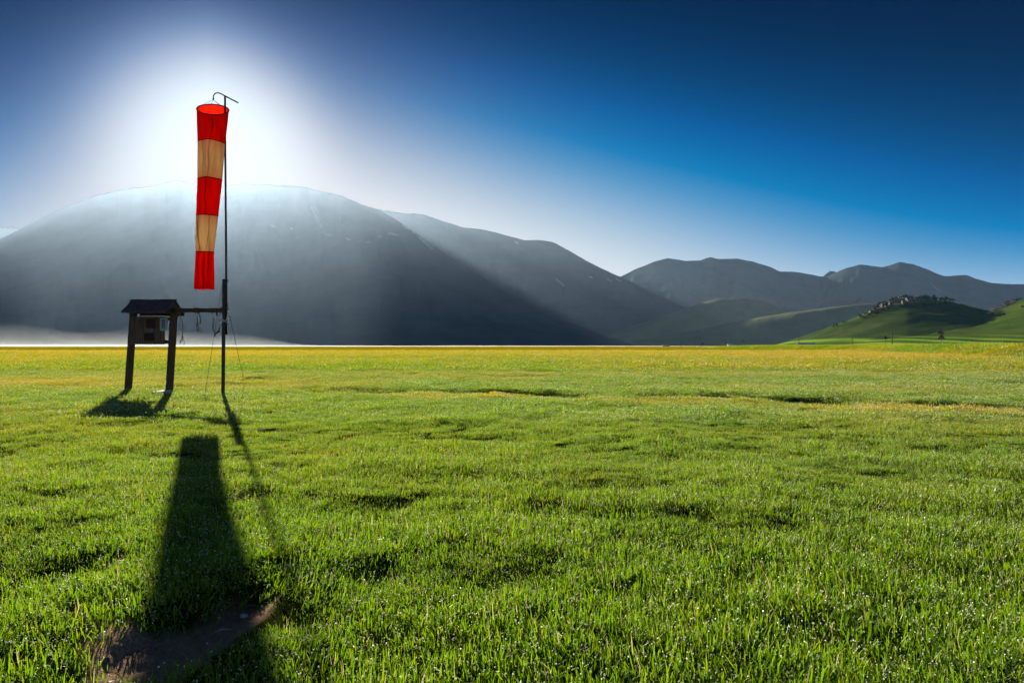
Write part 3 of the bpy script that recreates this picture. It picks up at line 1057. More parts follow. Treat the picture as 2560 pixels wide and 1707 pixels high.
def build_village():
    rs = random.Random(5)
    crest = 'houses of the hilltop village'
    # rows on the cone: (row name, depth, from px, to px, count)
    rows = [('top row', 2490, 2222, 2300, 7), ('upper row', 2440, 2205, 2316, 8), ('middle row', 2395, 2186, 2300, 7), ('lower row', 2355, 2168, 2290, 6)]
    for nm, Y, a, b, n in rows:
        for i in range(n):
            px = a + (b - a) * (i + 0.5) / n + rs.uniform(-3, 3)
            loc = place_on_E(px, Y + rs.uniform(-12, 12))
            w, d, h = rs.uniform(12, 19), rs.uniform(8, 11), rs.uniform(5, 9.5)
            wall = rs.choice([0, 0, 2, 3, 2])
            roof = rs.choice([0, 1])
            col = {0: 'brown stone', 1: 'cream', 2: 'grey stone', 3: 'pinkish'}[wall]
            house(loc, w, d, h, math.radians(-30 + rs.uniform(-35, 35)), wall, roof,
                  '%s village house on the hilltop, %s from the left in the %s' % (col, ORD[i], nm), crest)
    # church tower-like tall house on the right of the top
    loc = place_on_E(2295, 2500)
    house(loc, 6, 6, 13, math.radians(-20), 2, 1, 'tall narrow stone house standing up at the right of the hilltop village roofs', crest)
    # small sunlit houses stepping down the left flank
    for i, (px, Y) in enumerate([(2164, 2420), (2190, 2440), (2203, 2420), (2214, 2460)]):
        loc = place_on_E(px, Y)
        house(loc, 9, 7, 4.5, math.radians(-60 + 20 * i), 1 if i != 0 else 0, 0, 'small pale house on the left flank of the village hill, %s from the left' % ORD[i], 'sunlit houses stepping down the left flank')
    # saddle and right hand cluster
    right = [(2372, 2430, 9, 5, 0), (2395, 2440, 10, 5, 1), (2428, 2360, 20, 7, 1), (2440, 2375, 17, 7, 0), (2460, 2330, 16, 6, 1), (2472, 2300, 12, 6, 1), (2482, 2318, 14, 8, 3), (2497, 2312, 15, 6, 1),
             (2510, 2320, 16, 7, 1), (2521, 2330, 15, 8, 3), (2531, 2335, 12, 9, 1)]
    for i, (px, Y, w, h, wall) in enumerate(right):
        if px < 2420:
            loc = place_on_E(px, Y)
        else:
            c = hillF_crest(px)
            k = (Y - c[1]) / 900.0
            loc = (c[0] * Y / c[1], Y, c[2] * max(0.1, (1 + min(0, k))) ** 1.5 - 1 if k < 0 else c[2] - 1)
            loc = (loc[0], loc[1], loc[2] - 1)
        house(loc, w, 8.5, h, math.radians(-65 + rs.uniform(-22, 22)), wall, 0,
              '%s house between the village hill and the right hill, %s from left' % ({0: 'brown stone', 1: 'cream', 3: 'pinkish'}[wall], ORD[i]), 'houses on the saddle right of the village')
    # trees and bushes
    crowns = [crown_mesh(s) for s in (1, 2, 3, 4)]
    tr = MB().tube([(0, 0, -0.2), (0.01, 0, 0.15), (0.0, 0.01, 0.34)], [0.05, 0.04, 0.025], 6)
    trunk_me = None
    spots = []
    for i in range(9):
        spots.append((2150 + i * 8.5 + rs.uniform(-3, 3), 2330 + rs.uniform(-10, 30), rs.uniform(9, 14), 'dark bush below the houses left on the village hill, %s from left' % ORD[i], 'bushes under the village houses'))
    for i in range(12):
        spots.append((2300 + i * 7.0 + rs.uniform(-2.5, 2.5), 2440 + rs.uniform(-30, 30), rs.uniform(11, 18), 'dark tree on the slope right of the village roofs, %s from the left' % ORD[i], 'trees right of the village roofs'))
    for i in range(10):
        spots.append((2262 + i * 11 + rs.uniform(-4, 4), 2345 + rs.uniform(-15, 15), rs.uniform(10, 16), 'dark tree in the shadow below the village, %s from the left' % ORD[i], 'trees in the shade below the village'))
    for i in range(12):
        spots.append((2196 + i * 9.2 + rs.uniform(-3, 3), 2468 + rs.uniform(-16, 16), rs.uniform(9, 15), 'dark tree between the roofs on the hilltop, %s from the left' % ORD[i], 'trees between the village roofs'))
    for i in range(12):
        spots.append((2318 + i * 6.2 + rs.uniform(-2, 2), 2500 + rs.uniform(-15, 15), rs.uniform(12, 18), 'dark tree on the skyline right of the village, %s from the left' % ORD[i], 'skyline trees right of the village'))
    for px, Y, s, lab in [(2091, 2400, 11, 'larger lone bush on the left slope of the village hill'), (2085, 2395, 8, 'small bush beside the larger lone bush on the left slope'),
                          (2108, 2400, 8, 'small round bush uphill of the lone bushes on the left slope')]:
        spots.append((px, Y, s, lab, None))
    for px, Y, s, lab, grp in spots:
        loc = place_on_E(px, Y)
        e = empty('bush' if 'bush' in lab else 'tree', loc, lab, 'bush' if 'bush' in lab else 'tree', grp, rs.uniform(0, 6))
        if trunk_me is None:
            t = tr.build('trunk', M_TRUNK, e)
            trunk_me = t.data
        else:
            t = bpy.data.objects.new('trunk', trunk_me)
            COL.objects.link(t)
            t.parent = e
        c = bpy.data.objects.new('crown', rs.choice(crowns))
        COL.objects.link(c)
        c.parent = e
        e.scale = (s, s, s * rs.uniform(0.8, 1.1))
    for i, (px, dY, s) in enumerate([(2505, -20, 9), (2515, 0, 11), (2519, 5, 12), (2526, 5, 11), (2541, 0, 10), (2552, -10, 9), (2490, -180, 8), (2498, -200, 7), (2507, -190, 9), (2556, -150, 9)]):
        c = hillF_crest(px)
        Y = c[1] + dY
        k = 1 + dY / 900.0
        loc = (c[0] * Y / c[1], Y, c[2] * min(1, k) ** 1.5 - 1.5)
        e = empty('tree', loc, 'dark tree among the houses on the right hill, %s from the left' % ORD[i] if i < 6 else 'dark bush on the open slope of the right hill, %s from the left' % ORD[i - 6], 'tree', 'trees on the right hill', rs.uniform(0, 6))
        t = bpy.data.objects.new('trunk', trunk_me)
        COL.objects.link(t)
        t.parent = e
        cc = bpy.data.objects.new('crown', rs.choice(crowns))
        COL.objects.link(cc)
        cc.parent = e
        e.scale = (s, s, s)


# ----------------------------------------------------------------- roadside things
def tri_pts(s, cut=0.07):
    """rounded triangle, side s, centred on its centroid, in the xz plane"""
    R_ = s / math.sqrt(3)
    P = []
    V = [(R_ * math.cos(math.radians(a)), R_ * math.sin(math.radians(a))) for a in (90, 210, 330)]
    for i in range(3):
        p = np.array(V[i])
        a = np.array(V[i - 1])
        b = np.array(V[(i + 1) % 3])
        for q in (p + (a - p) * cut, p + (a - p) * cut * .3 + (b - p) * cut * .3, p + (b - p) * cut):
            P.append(tuple(q))
    return P


def plate(pts, y0, y1, mb=None, off=(0, 0)):
    mb = mb or MB()
    n = len(pts)
    vs = [(x + off[0], y0, z + off[1]) for x, z in pts] + [(x + off[0], y1, z + off[1]) for x, z in pts]
    fs = [tuple(range(n)), tuple(range(2 * n - 1, n - 1, -1))] + [(i, n + i, n + (i + 1) % n, (i + 1) % n) for i in range(n)]
    return mb.add(vs, fs)


def sign_triangle(parent, zc, s, symbol, x=0.0, front=True):
    b = plate(tri_pts(s), -0.052, -0.03, off=(x, zc)).build('sign_panel', M_SIGNRED if front else M_SIGNBACK, parent)
    if front:
        plate(tri_pts(s * 0.68, 0.04), -0.058, -0.05, off=(x, zc - 0.01 * s)).build('sign_face', M_SIGNWHITE, b)
        mb = MB()
        k = s * 0.2
        if symbol == 'cow':
            for p in ([(-.9, -.1), (.6, -.1), (.7, .45), (-.8, .5)], [(-1.25, .1), (-.85, .1), (-.75, .6), (-1.2, .5)], [(-.8, -.7), (-.55, -.7), (-.5, -.05), (-.8, -.05)], [(.3, -.7), (.55, -.7), (.6, -.05), (.3, -.05)]):
                plate([(a * k * .8, c * k * .8) for a, c in p], -0.062, -0.056, mb, (x, zc - 0.05 * s))
        else:
            for p in ([(-.5, -.8), (-.2, -.8), (-.2, -.2), (-.5, -.2)], [(-.5, -.2), (-.2, -.35), (.45, .15), (.15, .3)], [(.15, .2), (.45, .1), (.45, .75), (.15, .75)]):
                plate([(a * k, c * k) for a, c in p], -0.062, -0.056, mb, (x, zc - 0.05 * s))
        mb.build('symbol', M_SIGNBLACK, b)
    return b


def g1(x, y):
    return float(ground_h(np.array([float(x)]), np.array([float(y)]))[0])


def build_roadside():
    # double warning sign at the right
    def root(px, Y, name, label, cat, group=None, rz=0.0):
        x = (px - CX) / F * Y
        return empty(name, (x, Y, g1(x, Y)), label, cat, group, rz), x
    e, x = root(2354, 97, 'road_sign', 'pole with two red bordered warning triangles, one above the other, on the road bank', 'road sign', None, math.radians(-26))
    zt = lambda py, Y: HCAM + (HOR - py) / F * Y - e.location.z
    top = zt(820, 97)
    MB().tube([(0.06, 0, -0.3), (-0.12, 0, top - 0.1)], 0.035, 8).build('pole', M_GALV, e)
    sign_triangle(e, zt(829.8, 97), 0.93, 'cow', -0.10)
    sign_triangle(e, zt(842.6, 97), 0.93, 'bend', -0.02)
    e, x = root(2214, 156, 'road_sign', 'dark triangular sign seen from behind on a thin post beside a marker pole', 'road sign', None, math.radians(-20))
    zt = lambda py, Y: HCAM + (HOR - py) / F * Y - e.location.z
    MB().tube([(0, 0, -0.3), (0, 0, zt(838, 156))], 0.035, 8).build('pole', M_MARKER, e)
    sign_triangle(e, zt(844.5, 156), 0.92, None, 0, False)
    e, x = root(1857, 262, 'road_sign', 'small single red bordered warning triangle on a pole, far along the road', 'road sign', None, math.radians(-12))
    zt = lambda py, Y: HCAM + (HOR - py) / F * Y - e.location.z
    MB().tube([(0, 0, -0.3), (0, 0, zt(849, 262))], 0.05, 8).build('pole', M_GALV, e)
    sign_triangle(e, zt(851.6, 262), 0.95, 'bend', 0)
    e, x = root(1756, 300, 'road_sign', 'small dark round sign seen from behind far along the road', 'road sign', None, math.radians(-10))
    zt = lambda py, Y: HCAM + (HOR - py) / F * Y - e.location.z
    MB().tube([(0, 0, -0.3), (0, 0, zt(857, 300))], 0.045, 8).build('pole', M_SIGNWHITE, e)
    plate([(0.42 * math.cos(t), 0.42 * math.sin(t)) for t in np.linspace(0, 2 * math.pi, 24, endpoint=False)], -0.07, -0.05, off=(0, zt(859.3, 300))).build('sign_panel', M_SIGNBACK, e)
    # wooden marker poles along the road
    poles = [(2230, 150, 832, 'wooden marker pole just right of the dark triangular sign'),
             (2130, 205, 840, 'wooden marker pole standing in front of the foot of the village hill'),
             (1997, 250, 841, 'thin marker pole at the left end of the long low barn'),
             (1929, 255, 839, 'tall thin marker pole midway between the barn and the single warning triangle'),
             (1878, 320, 849, 'short marker pole, farther right of the two beside the single warning triangle'),
             (1873, 320, 848, 'short marker pole, nearer of the two right of the single warning triangle'),
             (1816, 345, 848, 'thin marker pole left of the single warning triangle'),
             (1793, 380, 851, 'faint thin marker pole second left of the single warning triangle'),
             (1750, 340, 848, 'thin marker pole just left of the dark round sign'),
             (1739, 420, 857, 'very faint short marker pole left of the dark round sign'),
             (1703, 420, 855, 'leftmost faint marker pole near the white cars')]
    for px, Y, py, lab in poles:
        e, x = root(px, Y, 'marker_pole', lab, 'pole', 'marker poles along the road')
        zt = HCAM + (HOR - py) / F * Y - e.location.z
        MB().tube([(0, 0, -0.3), (0.02, 0, zt * 0.5), (0.03, 0, zt)], [0.10, 0.09, 0.07], 8).build('post', M_MARKER, e)
        MB().tube([(0.03, 0, zt), (0.03, 0, zt + 0.12)], [0.085, 0.03], 8).build('cap', M_SIGNBLACK, e)
    # barn
    Y = 640.0
    x0 = (1997 - CX) / F * Y
    e = empty('barn', (x0, Y, 0), 'long low barn with a pale metal roof in front of the village hill', 'barn', None, math.radians(-4))
    w = 41 / F * Y
    M_BARN = surf('barn wall', (0.16, 0.15, 0.14), (0.26, 0.25, 0.24), 0.5, 0.9)
    M_TIN = surf('pale metal barn roof', (0.34, 0.37, 0.46), (0.48, 0.52, 0.62), 0.4, 0.5, (0.4, 4, 1))
    MB().box((0, 0, -0.5), (w, 7, 1.7)).build('wall', M_BARN, e)
    r = MB()
    vs = [(-0.4, -0.5, 1.75), (w + .4, -0.5, 1.75), (w + .4, 3.5, 3.7), (-0.4, 3.5, 3.7), (-0.4, 7.5, 1.75), (w + .4, 7.5, 1.75)]
    vs += [(a, b, c + 0.15) for a, b, c in vs]
    r.add(vs, [(0, 1, 2, 3), (3, 2, 5, 4), (7, 6, 9, 8), (8, 9, 10, 11), (0, 6, 7, 1), (4, 5, 11, 10), (0, 3, 9, 6), (3, 4, 10, 9), (1, 7, 8, 2), (2, 8, 11, 5)])
    r.build('roof', M_TIN, e)
    MB().box((-0.06, 2.4, 0), (-0.02, 4.6, 1.6)).build('door', M_SIGNBACK, e)
    MB().box((w + 0.41, 0.5, -0.5), (w + 6.0, 6, 1.55)).build('lean_to', M_SIGNBACK, e)
    # white vehicles
    M_CAR = surf('white car paint', (0.62, 0.62, 0.62), (0.72, 0.72, 0.72), 0.6, 0.3, None, 0, 0, 0.5)
    M_TYRE = surf('tyre rubber', (0.012, 0.012, 0.012), (0.025, 0.025, 0.025), 8, 0.8)

    def car(px, Y, label, van=False):
        x = (px - CX) / F * Y
        e = empty('parked_van' if van else 'parked_car', (x, Y, g1(x, Y) + 0.25), label, 'van' if van else 'car', None, math.radians(8))
        L_ = 5.2 if van else 4.2
        prof = [(-L_ / 2, .35), (L_ / 2, .35), (L_ / 2, .95), (L_ / 2 - .5, 1.05), (L_ / 2 - 1.0, 2.0), (-L_ / 2, 2.0)] if van else \
            [(-L_ / 2, .3), (L_ / 2, .3), (L_ / 2, .75), (L_ / 2 - 1.0, .9), (L_ / 2 - 1.7, 1.45), (-L_ / 2 + .8, 1.45), (-L_ / 2 + .1, .95)]
        plate(prof, -0.85, 0.85).build('body', M_CAR, e)
        wp = [(L_ / 2 - 1.15, 1.1), (L_ / 2 - 1.4, 1.75), (L_ / 2 - 2.4, 1.75), (L_ / 2 - 2.4, 1.1)] if van else [(L_ / 2 - 1.2, .92), (L_ / 2 - 1.75, 1.36), (-L_ / 2 + .9, 1.36), (-L_ / 2 + .4, .95)]
        plate(wp, -0.87, 0.87).build('window', M_PANE, e)
        for sx in (-1, 1):
            for sy in (-1, 1):
                cx = sx * L_ * 0.31
                plate([(cx + .33 * math.cos(t), .33 + .33 * math.sin(t)) for t in np.linspace(0, 6.283, 14, endpoint=False)], sy * 0.88 - .1, sy * 0.88 + .1).build('wheel', M_TYRE, e)
        return e
    car(1661, 640, 'leftmost tiny white car parked far out at the meadow edge')
    car(1668, 640, 'tiny white car just right of the leftmost far car')
    car(1827, 520, 'tiny pale van parked far out between two marker poles', True)


# ----------------------------------------------------------------- notice board
def build_noticeboard():
    ox, oy = -8.98, 17.05
    e = empty('notice_board', (ox, oy, g1(ox, oy)), 'dark wooden roofed notice board on two leaning posts, beam reaching to the windsock pole', 'notice board')
    M4 = lambda X, Y, Z: (X - ox, Y - oy, Z)

    def lean_post(x0, y0, x1, y1, z1, w, name, m=M_WOOD):
        hw = w / 2
        mb = MB()
        mb.box((-hw, -hw, -0.25), (hw, hw, z1), shear=lambda p: (p[0] + x0 - ox + (x1 - x0) * p[2] / z1, p[1] + y0 - oy + (y1 - y0) * p[2] / z1, p[2]), bev=0.012)
        return mb.build(name, m, e)
    lean_post(-9.63, 17.12, -9.49, 17.12, 2.0, 0.135, 'post')
    lean_post(-8.52, 16.97, -8.40, 16.97, 2.0, 0.14, 'post')
    # roof: two slopes of boards, ridge parallel to the picture
    ridge = [(-9.50, 17.05, 2.262), (-8.385, 17.03, 2.262)]
    for s, nm in ((-1, 'roof_slope'), (1, 'roof_slope')):
        mb = MB()
        nb = 9
        for i in range(nb):
            a, b = i / nb, (i + 1) / nb - 0.006
            P0 = lambda t: np.array(ridge[0]) * (1 - t) + np.array(ridge[1]) * t
            dr = np.array([0, s * 0.47, -0.315])
            up = np.array([0, 0, 0.028])
            ext = 1.0 + random.uniform(-0.02, 0.03)
            q = [P0(a), P0(b), P0(b) + dr * ext, P0(a) + dr * ext]
            lift = up * (0.12 if i % 2 else 0.0)
            vs = [p + lift for p in q] + [p + up + lift for p in q]
            mb.add([(p[0] - ox, p[1] - oy, p[2]) for p in vs], [(0, 3, 2, 1), (4, 5, 6, 7), (0, 1, 5, 4), (1, 2, 6, 5), (2, 3, 7, 6), (3, 0, 4, 7)])
        mb.build(nm, M_ROOF, e)
    mb = MB().tube([M4(-9.52, 17.05, 2.283), M4(-8.365, 17.03, 2.283)], 0.022, 6)
    mb.build('ridge_cap', M_ROOF, e)
    # gable boards
    for x in (-9.455, -8.455):
        mb = MB()
        y = 17.04
        vs = [(x, y - 0.40, 1.955), (x, y + 0.40, 1.955), (x, y, 2.235)]
        vs2 = [(a + 0.025, b, c) for a, b, c in vs]
        mb.add([M4(*p) for p in vs + vs2], [(0, 2, 1), (3, 4, 5), (0, 1, 4, 3), (1, 2, 5, 4), (2, 0, 3, 5)])
        mb.build('gable', M_WOOD, e)
    # rail under the roof
    MB().box(M4(-9.40, 17.25, 1.905), M4(-8.30, 17.31, 1.965)).build('rail', surf('reddish rail', (0.04, 0.012, 0.010), (0.08, 0.025, 0.02), 5, 0.8), e)
    # board of vertical planks, hung between the posts
    nb = 6
    mb = MB()
    bx0, bx1 = -9.545, -8.66
    for i in range(nb):
        a = bx0 + (bx1 - bx0) * i / nb + 0.002
        b = bx0 + (bx1 - bx0) * (i + 1) / nb - 0.002
        o_ = random.uniform(-0.003, 0.003)
        mb.box((a - ox, 17.03 - oy + o_, 1.185), (b - ox, 17.06 - oy + o_, 1.875), shear=lambda p: (p[0] + 0.066 * (p[2] - 1.5), p[1], p[2]))
    brd = mb.build('board', M_BOARD, e)
    for z0, z1 in ((1.20, 1.29), (1.77, 1.86)):
        MB().box((bx0 - ox + 0.0, 17.064 - oy, z0), (-8.40 - ox, 17.10 - oy, z1), shear=lambda p: (p[0] + 0.066 * (p[2] - 1.5), p[1], p[2])).build('batten', M_WOOD, brd)
    # papers
    fr = MB()
    px0, px1, pz0, pz1 = (519.5 * .2296 + 280 - CX) / F * 17.0, (600 * .2296 + 280 - CX) / F * 17.0, 0, 0
    pz1 = HCAM + (HOR - (680 + 500 * .2296)) / F * 17.0
    pz0 = HCAM + (HOR - (680 + 640 * .2296)) / F * 17.0
    MB().box((px0 - ox, 17.012 - oy, pz0), (px1 - ox, 17.022 - oy, pz1)).build('framed_notice', M_PAPER, brd)
    MB().box((px0 + 0.043 - ox, 17.006 - oy, pz0 + 0.06), (px1 - 0.055 - ox, 17.011 - oy, pz1 - 0.035)).build('picture', M_PICT, brd)
    fx = lambda c: (c * .2296 + 280 - CX) / F * 17.0 - ox
    fz = lambda c: HCAM + (HOR - (680 + c * .2296)) / F * 17.0
    MB().box((fx(370), 17.014 - oy, fz(610)), (fx(465), 17.022 - oy, fz(512))).build('poster', M_FADED, brd)
    MB().box((fx(362), 17.013 - oy, fz(656)), (fx(446), 17.021 - oy, fz(614))).build('label_strip', M_STRIP, brd)
    MB().box((fx(345), 17.014 - oy, fz(748)), (fx(455), 17.022 - oy, fz(664))).build('poster', M_FADED, brd)
    # beam to the windsock pole
    a = np.array([-8.47, 17.02, 2.03])
    b = np.array([-6.62, 15.60, 1.955])
    d = (b - a) / np.linalg.norm(b - a)
    sd = np.cross(d, [0, 0, 1])
    sd /= np.linalg.norm(sd)
    up = np.cross(sd, d)
    vs = []
    for p in (a - d * 0.12, b):
        for s, t in ((-1, -1), (1, -1), (1, 1), (-1, 1)):
            q = p + sd * s * 0.04 + up * t * 0.047
            vs.append((q[0] - ox, q[1] - oy, q[2]))
    mb = MB().add(vs, [(3, 2, 1, 0), (4, 5, 6, 7), (0, 1, 5, 4), (1, 2, 6, 5), (2, 3, 7, 6), (3, 0, 4, 7)])
    mb.build('crossbeam', M_WOOD, e)
    for f in (0.965, 0.99):
        p = a + (b - a) * f
        MB().tube([(p[0] - ox, p[1] - oy, p[2] - 0.075), (p[0] - ox, p[1] - oy, p[2] + 0.075)], 0.011, 6).build('bolt', M_STEEL, e)

    # ropes hanging from the beam
    def beam_pt(px):
        f = (px - 441.0) / (556.0 - 441.0)
        return a + (b - a) * f
    lab = ['long rope with an open loop hanging from the beam end by the notice board', 'rope with a closed loop hanging from the middle of the beam',
           'short knotted rope beside the looped rope at mid beam', 'looped rope hanging from the beam near the windsock pole', 'stubby knotted rope end at the pole end of the beam']
    specs = [(456.8, 783, 841, 861, 'open'), (494, 781, 811, 828, 'loop'), (501, 782, 806, 0, 'knot'), (533, 781, 815, 828, 'loop'), (542, 781, 786, 0, 'knot')]
    for (px, y0, y1, y2, kind), lb in zip(specs, lab):
        p = beam_pt(px)
        Yd = p[1] - 0.05
        P = lambda x, y: W(x, y, Yd)
        org = P(px, y0)
        r = empty('rope', org, lb, 'rope', 'ropes hanging from the beam')
        S = lambda q: q - org
        k = p[2]
        wrap = [p + sd * 0.052 * math.cos(t) + up * 0.058 * math.sin(t) + d * 0.012 * t for t in np.linspace(0, 2 * math.pi, 13)]
        mb = MB().tube([S(q) for q in wrap], 0.010, 6)
        mb.tube([S(p - up * 0.05), S(P(px + .4, (y0 + y1) / 2)), S(P(px - .4, y1))], 0.0085, 6)
        mb.build('cord', M_ROPE, r, True)
        kn = MB().tube([S(P(px - .4, y1 - 2.5)), S(P(px - .4, y1)), S(P(px - .5, y1 + 2.5))], [0.013, 0.024, 0.014], 8)
        kn.build('knot', M_ROPE, r, True)
        if kind == 'loop':
            pts = [P(px - .4, y1 + 1), P(px - 2.2, y1 + 5), P(px - 2.0, y1 + 10), P(px + .6, y2), P(px + 2.8, y1 + 11), P(px + 2.2, y1 + 6), P(px - .2, y1 + 1)]
            MB().tube([S(q) for q in pts], 0.008, 6).build('loop', M_ROPE, r, True)
        elif kind == 'open':
            pts = [P(px - .4, y1), P(px - 4, y1 + 8), P(px - 7, y1 + 15), P(px - 5.5, y1 + 16.5), P(px - 1.0, y1 + 8), P(px + .5, y1 + 1), P(px + 3, y1 + 9), P(px + 4, y1 + 15), P(px + 3.2, y1 + 21)]
            MB().tube([S(q) for q in pts], 0.0085, 6).build('loop', M_ROPE, r, True)
    # flat stone by the near post
    sx, sy = gp(402, 984)
    n = 16
    mb = MB()
    ring = [(0.21 * math.cos(t) * (1 + 0.2 * math.sin(3 * t + 1)), 0.17 * math.sin(t) * (1 + 0.15 * math.cos(2 * t))) for t in np.linspace(0, 2 * math.pi, n, endpoint=False)]
    vs = [(x, y, -0.03) for x, y in ring] + [(x * 0.97, y * 0.97, 0.055) for x, y in ring] + [(x * 0.84, y * 0.84, 0.07 + 0.006 * math.sin(5 * x)) for x, y in ring]
    fs = [tuple(range(n - 1, -1, -1)), tuple(2 * n + k for k in range(n))]
    for b_ in (0, n):
        fs += [(b_ + i, b_ + (i + 1) % n, b_ + n + (i + 1) % n, b_ + n + i) for i in range(n)]
    mb.add(vs, fs)
    o = mb.build('flat_stone', M_STONE)
    o.location = (sx + 0.02, sy - 0.04, g1(sx, sy))
    o.rotation_euler = (math.radians(5), math.radians(-4), 0.4)
    tag(o, 'pale flat stone slab at the foot of the right notice board post', 'stone')


# ----------------------------------------------------------------- windsock
YP = 15.58


def build_windsock():
    bx, bz = (557.5 - CX) / F * YP, 0.0
    e = empty('windsock_pole', (bx, YP, g1(bx, YP)), 'tall dark steel windsock pole with a curved arm on top and two guy wires', 'pole')
    S = lambda q: np.array(q) - np.array([bx, YP, e.location.z])
    P = lambda x, y, dy=0.0: S(W(x, y, YP + dy))
    x1, z1 = W(560.3, 698, YP)[0], W(560.3, 698, YP)[2]
    mb = MB()
    hw = 0.033
    mb.box((-hw, -hw, -0.3), (hw, hw, z1), shear=lambda p: (p[0] + (x1 - bx) * p[2] / z1, p[1], p[2]), bev=0.01)
    mb.build('lower_post', M_STEEL, e)
    MB().tube([P(565.3, 836, .0), P(565.7, 700), P(565.2, 640), P(564.4, 520), P(563.2, 380), P(562.6, 241)], [0.025, 0.025, 0.025, 0.024, 0.023, 0.022], 12).build('upper_pole', M_STEEL, e, True)
    for y in (703, 760, 825):
        MB().tube([P(558, y, -0.045), P(569.5, y, -0.045)], 0.012, 6).build('clamp', M_STEEL, e)
    MB().tube([P(568, 700, -0.02), P(572.5, 698, -0.02)], [0.02, 0.012], 6).build('bolt', M_GALV, e)
    pts = [P(595.3, 257.6), P(580, 249.5), P(563.3, 240.8), P(553, 235.3), P(546, 232.8), P(540.5, 233), P(536, 236), P(533.8, 240), P(533.2, 243.5)]
    MB().tube(pts, [0.015, 0.015, 0.0145, 0.014, 0.013, 0.013, 0.012, 0.012, 0.011], 10).build('arm', M_STEEL, e, True)
    # guy wires
    gx, gy = gp(510.7, 995)
    MB().tube([P(557, 701), S((gx, gy, 0.0))], 0.0055, 5).build('guy_wire', M_WIRE, e)
    gx, gy = gp(611, 957)
    MB().tube([P(567, 755), S((gx, gy, 0.0))], 0.0055, 5).build('guy_wire', M_WIRE, e)
    # tangled white cord
    org = W(560, 800, YP)
    t = empty('tangled_cord', org, 'tangled white cord knotted round the windsock pole below the beam', 'cord')
    Q = lambda x, y, dy: W(x, y, YP + dy) - org
    rs = random.Random(3)

    def cordline(pp, r=0.007):
        out = []
        for (x, y, dy), (x2, y2, dy2) in zip(pp[:-1], pp[1:]):
            for k in np.linspace(0, 1, 4, endpoint=False):
                out.append(Q(x + (x2 - x) * k + rs.uniform(-.5, .5), y + (y2 - y) * k + rs.uniform(-.5, .5), dy + (dy2 - dy) * k))
        out.append(Q(*pp[-1]))
        return out, r
    mb = MB()
    for pp in ([(571, 779, 0), (573.5, 785, -.02), (571, 793, 0), (572, 800, .02), (569, 805, 0), (566, 806, -.06), (557, 799, -.07), (553, 792, -.05), (554, 785, 0)],
               [(554, 783, 0), (555.5, 790, -.04), (551, 800, -.03), (549, 808, 0), (546.5, 812, 0), (548, 818, -.02), (551, 812, 0), (553, 806, -.05), (557, 804, -.06), (566, 800, -.06), (570, 796, 0)],
               [(547, 809, 0), (550, 803, .02), (553, 800, .02), (552, 808, 0), (549.5, 814, .03), (547.5, 817, 0)],
               [(571, 780, 0), (569, 788, -.02), (567, 800, -.05), (572, 803, 0), (573, 795, 0)]):
        c, r = cordline(pp)
        mb.tube(c, r, 6)
    for c_, r_ in (((549.5, 810), 0.03), ((552, 796), 0.022), ((571.5, 780), 0.024)):
        mb.tube([Q(c_[0], c_[1] - 3, -.02), Q(c_[0] + .3, c_[1], -.02), Q(c_[0], c_[1] + 3.5, -.02)], [r_ * .4, r_, r_ * .4], 7)
    mb.build('strands', M_WHITEROPE, t, True)
    c, r = cordline([(548.5, 818, 0), (548, 826, 0), (545, 830, 0), (541, 833, 0), (537, 838, 0), (538, 842, 0)])
    MB().tube(c, [0.012] * 5 + [0.02] * 5 + [0.011] * (len(c) - 10), 7).build('dark_tail', M_STEEL, t, True)

    # the sock
    Ys = YP - 0.10
    # (pixel y, left x, right x, depth / width)
    prof = np.array([(274, 495.3, 569.4, 1.0), (300, 495.6, 567.0, .97), (330, 496.2, 563.6, .93), (357, 497.0, 560.2, .9), (400, 496.2, 557.5, .86), (448, 495.6, 554.2, .8), (495, 493.6, 550.0, .75), (540, 491.8, 545.5, .7),
                     (590, 490.6, 540.0, .64), (631, 491.0, 535.4, .6), (680, 489.3, 535.6, .62), (723, 487.6, 534.8, .62)])
    seams = [274, 357, 449, 540, 631, 723]
    NA = 72
    s = empty('windsock', W(533, 250, Ys), 'limp windsock of three red and two cream bands hanging from the curved arm', 'windsock')
    so = np.array(s.location)

    def ring(y, ti=0.0):
        xl, xr, dp = (np.interp(y, prof[:, 0], prof[:, i]) for i in (1, 2, 3))
        cx = (xl + xr) / 2
        hw_ = (xr - xl) / 2 / F * Ys
        c = W(cx, y, Ys)
        down = (y - 274) / (723 - 274)
        tilt = max(0.0, 1 - (y - 274) / 83.0) ** 1.0
        out = []
        for k in range(NA):
            a = 2 * math.pi * k / NA
            fold = 1 + (0.012 + 0.12 * down) * math.sin(5 * a + 1.3 + 2.2 * down) + (0.010 + 0.045 * down) * math.sin(11 * a - 3 * down) + 0.03 * sst(.55, 1, down) * math.sin(3 * a + 2 + 4 * down)
            ca, sa = math.cos(a), math.sin(a)
            # in the flattened lower part the front bulges in folds
            x = hw_ * ca * (1 + (fold - 1) * 0.35)
            y_ = hw_ * dp * sa * fold + 0.05 * down * math.sin(3.2 * a + 6 * down) * abs(sa)
            z = tilt * (0.215 * sa * 1.0 - 0.062 * ca) - 0.018 * (1 - tilt) * abs(ca) ** 2 * (1 - down)
            out.append(c + np.array([x, y_, z]) - so)
        return out
    SHADE_STRIPS = [[(0.45, 0.30, 0.05)], [(-0.35, -0.30, 0.04), (0.25, 0.2, 0.05)], [(0.05, 0.1, 0.05)],
              [(-1.0, -0.35, 0.13), (-0.75, -0.55, 0.06), (0.5, 0.35, 0.06)], [(-0.62, -0.70, 0.13), (0.02, 0.10, 0.17), (0.62, 0.55, 0.10)]]
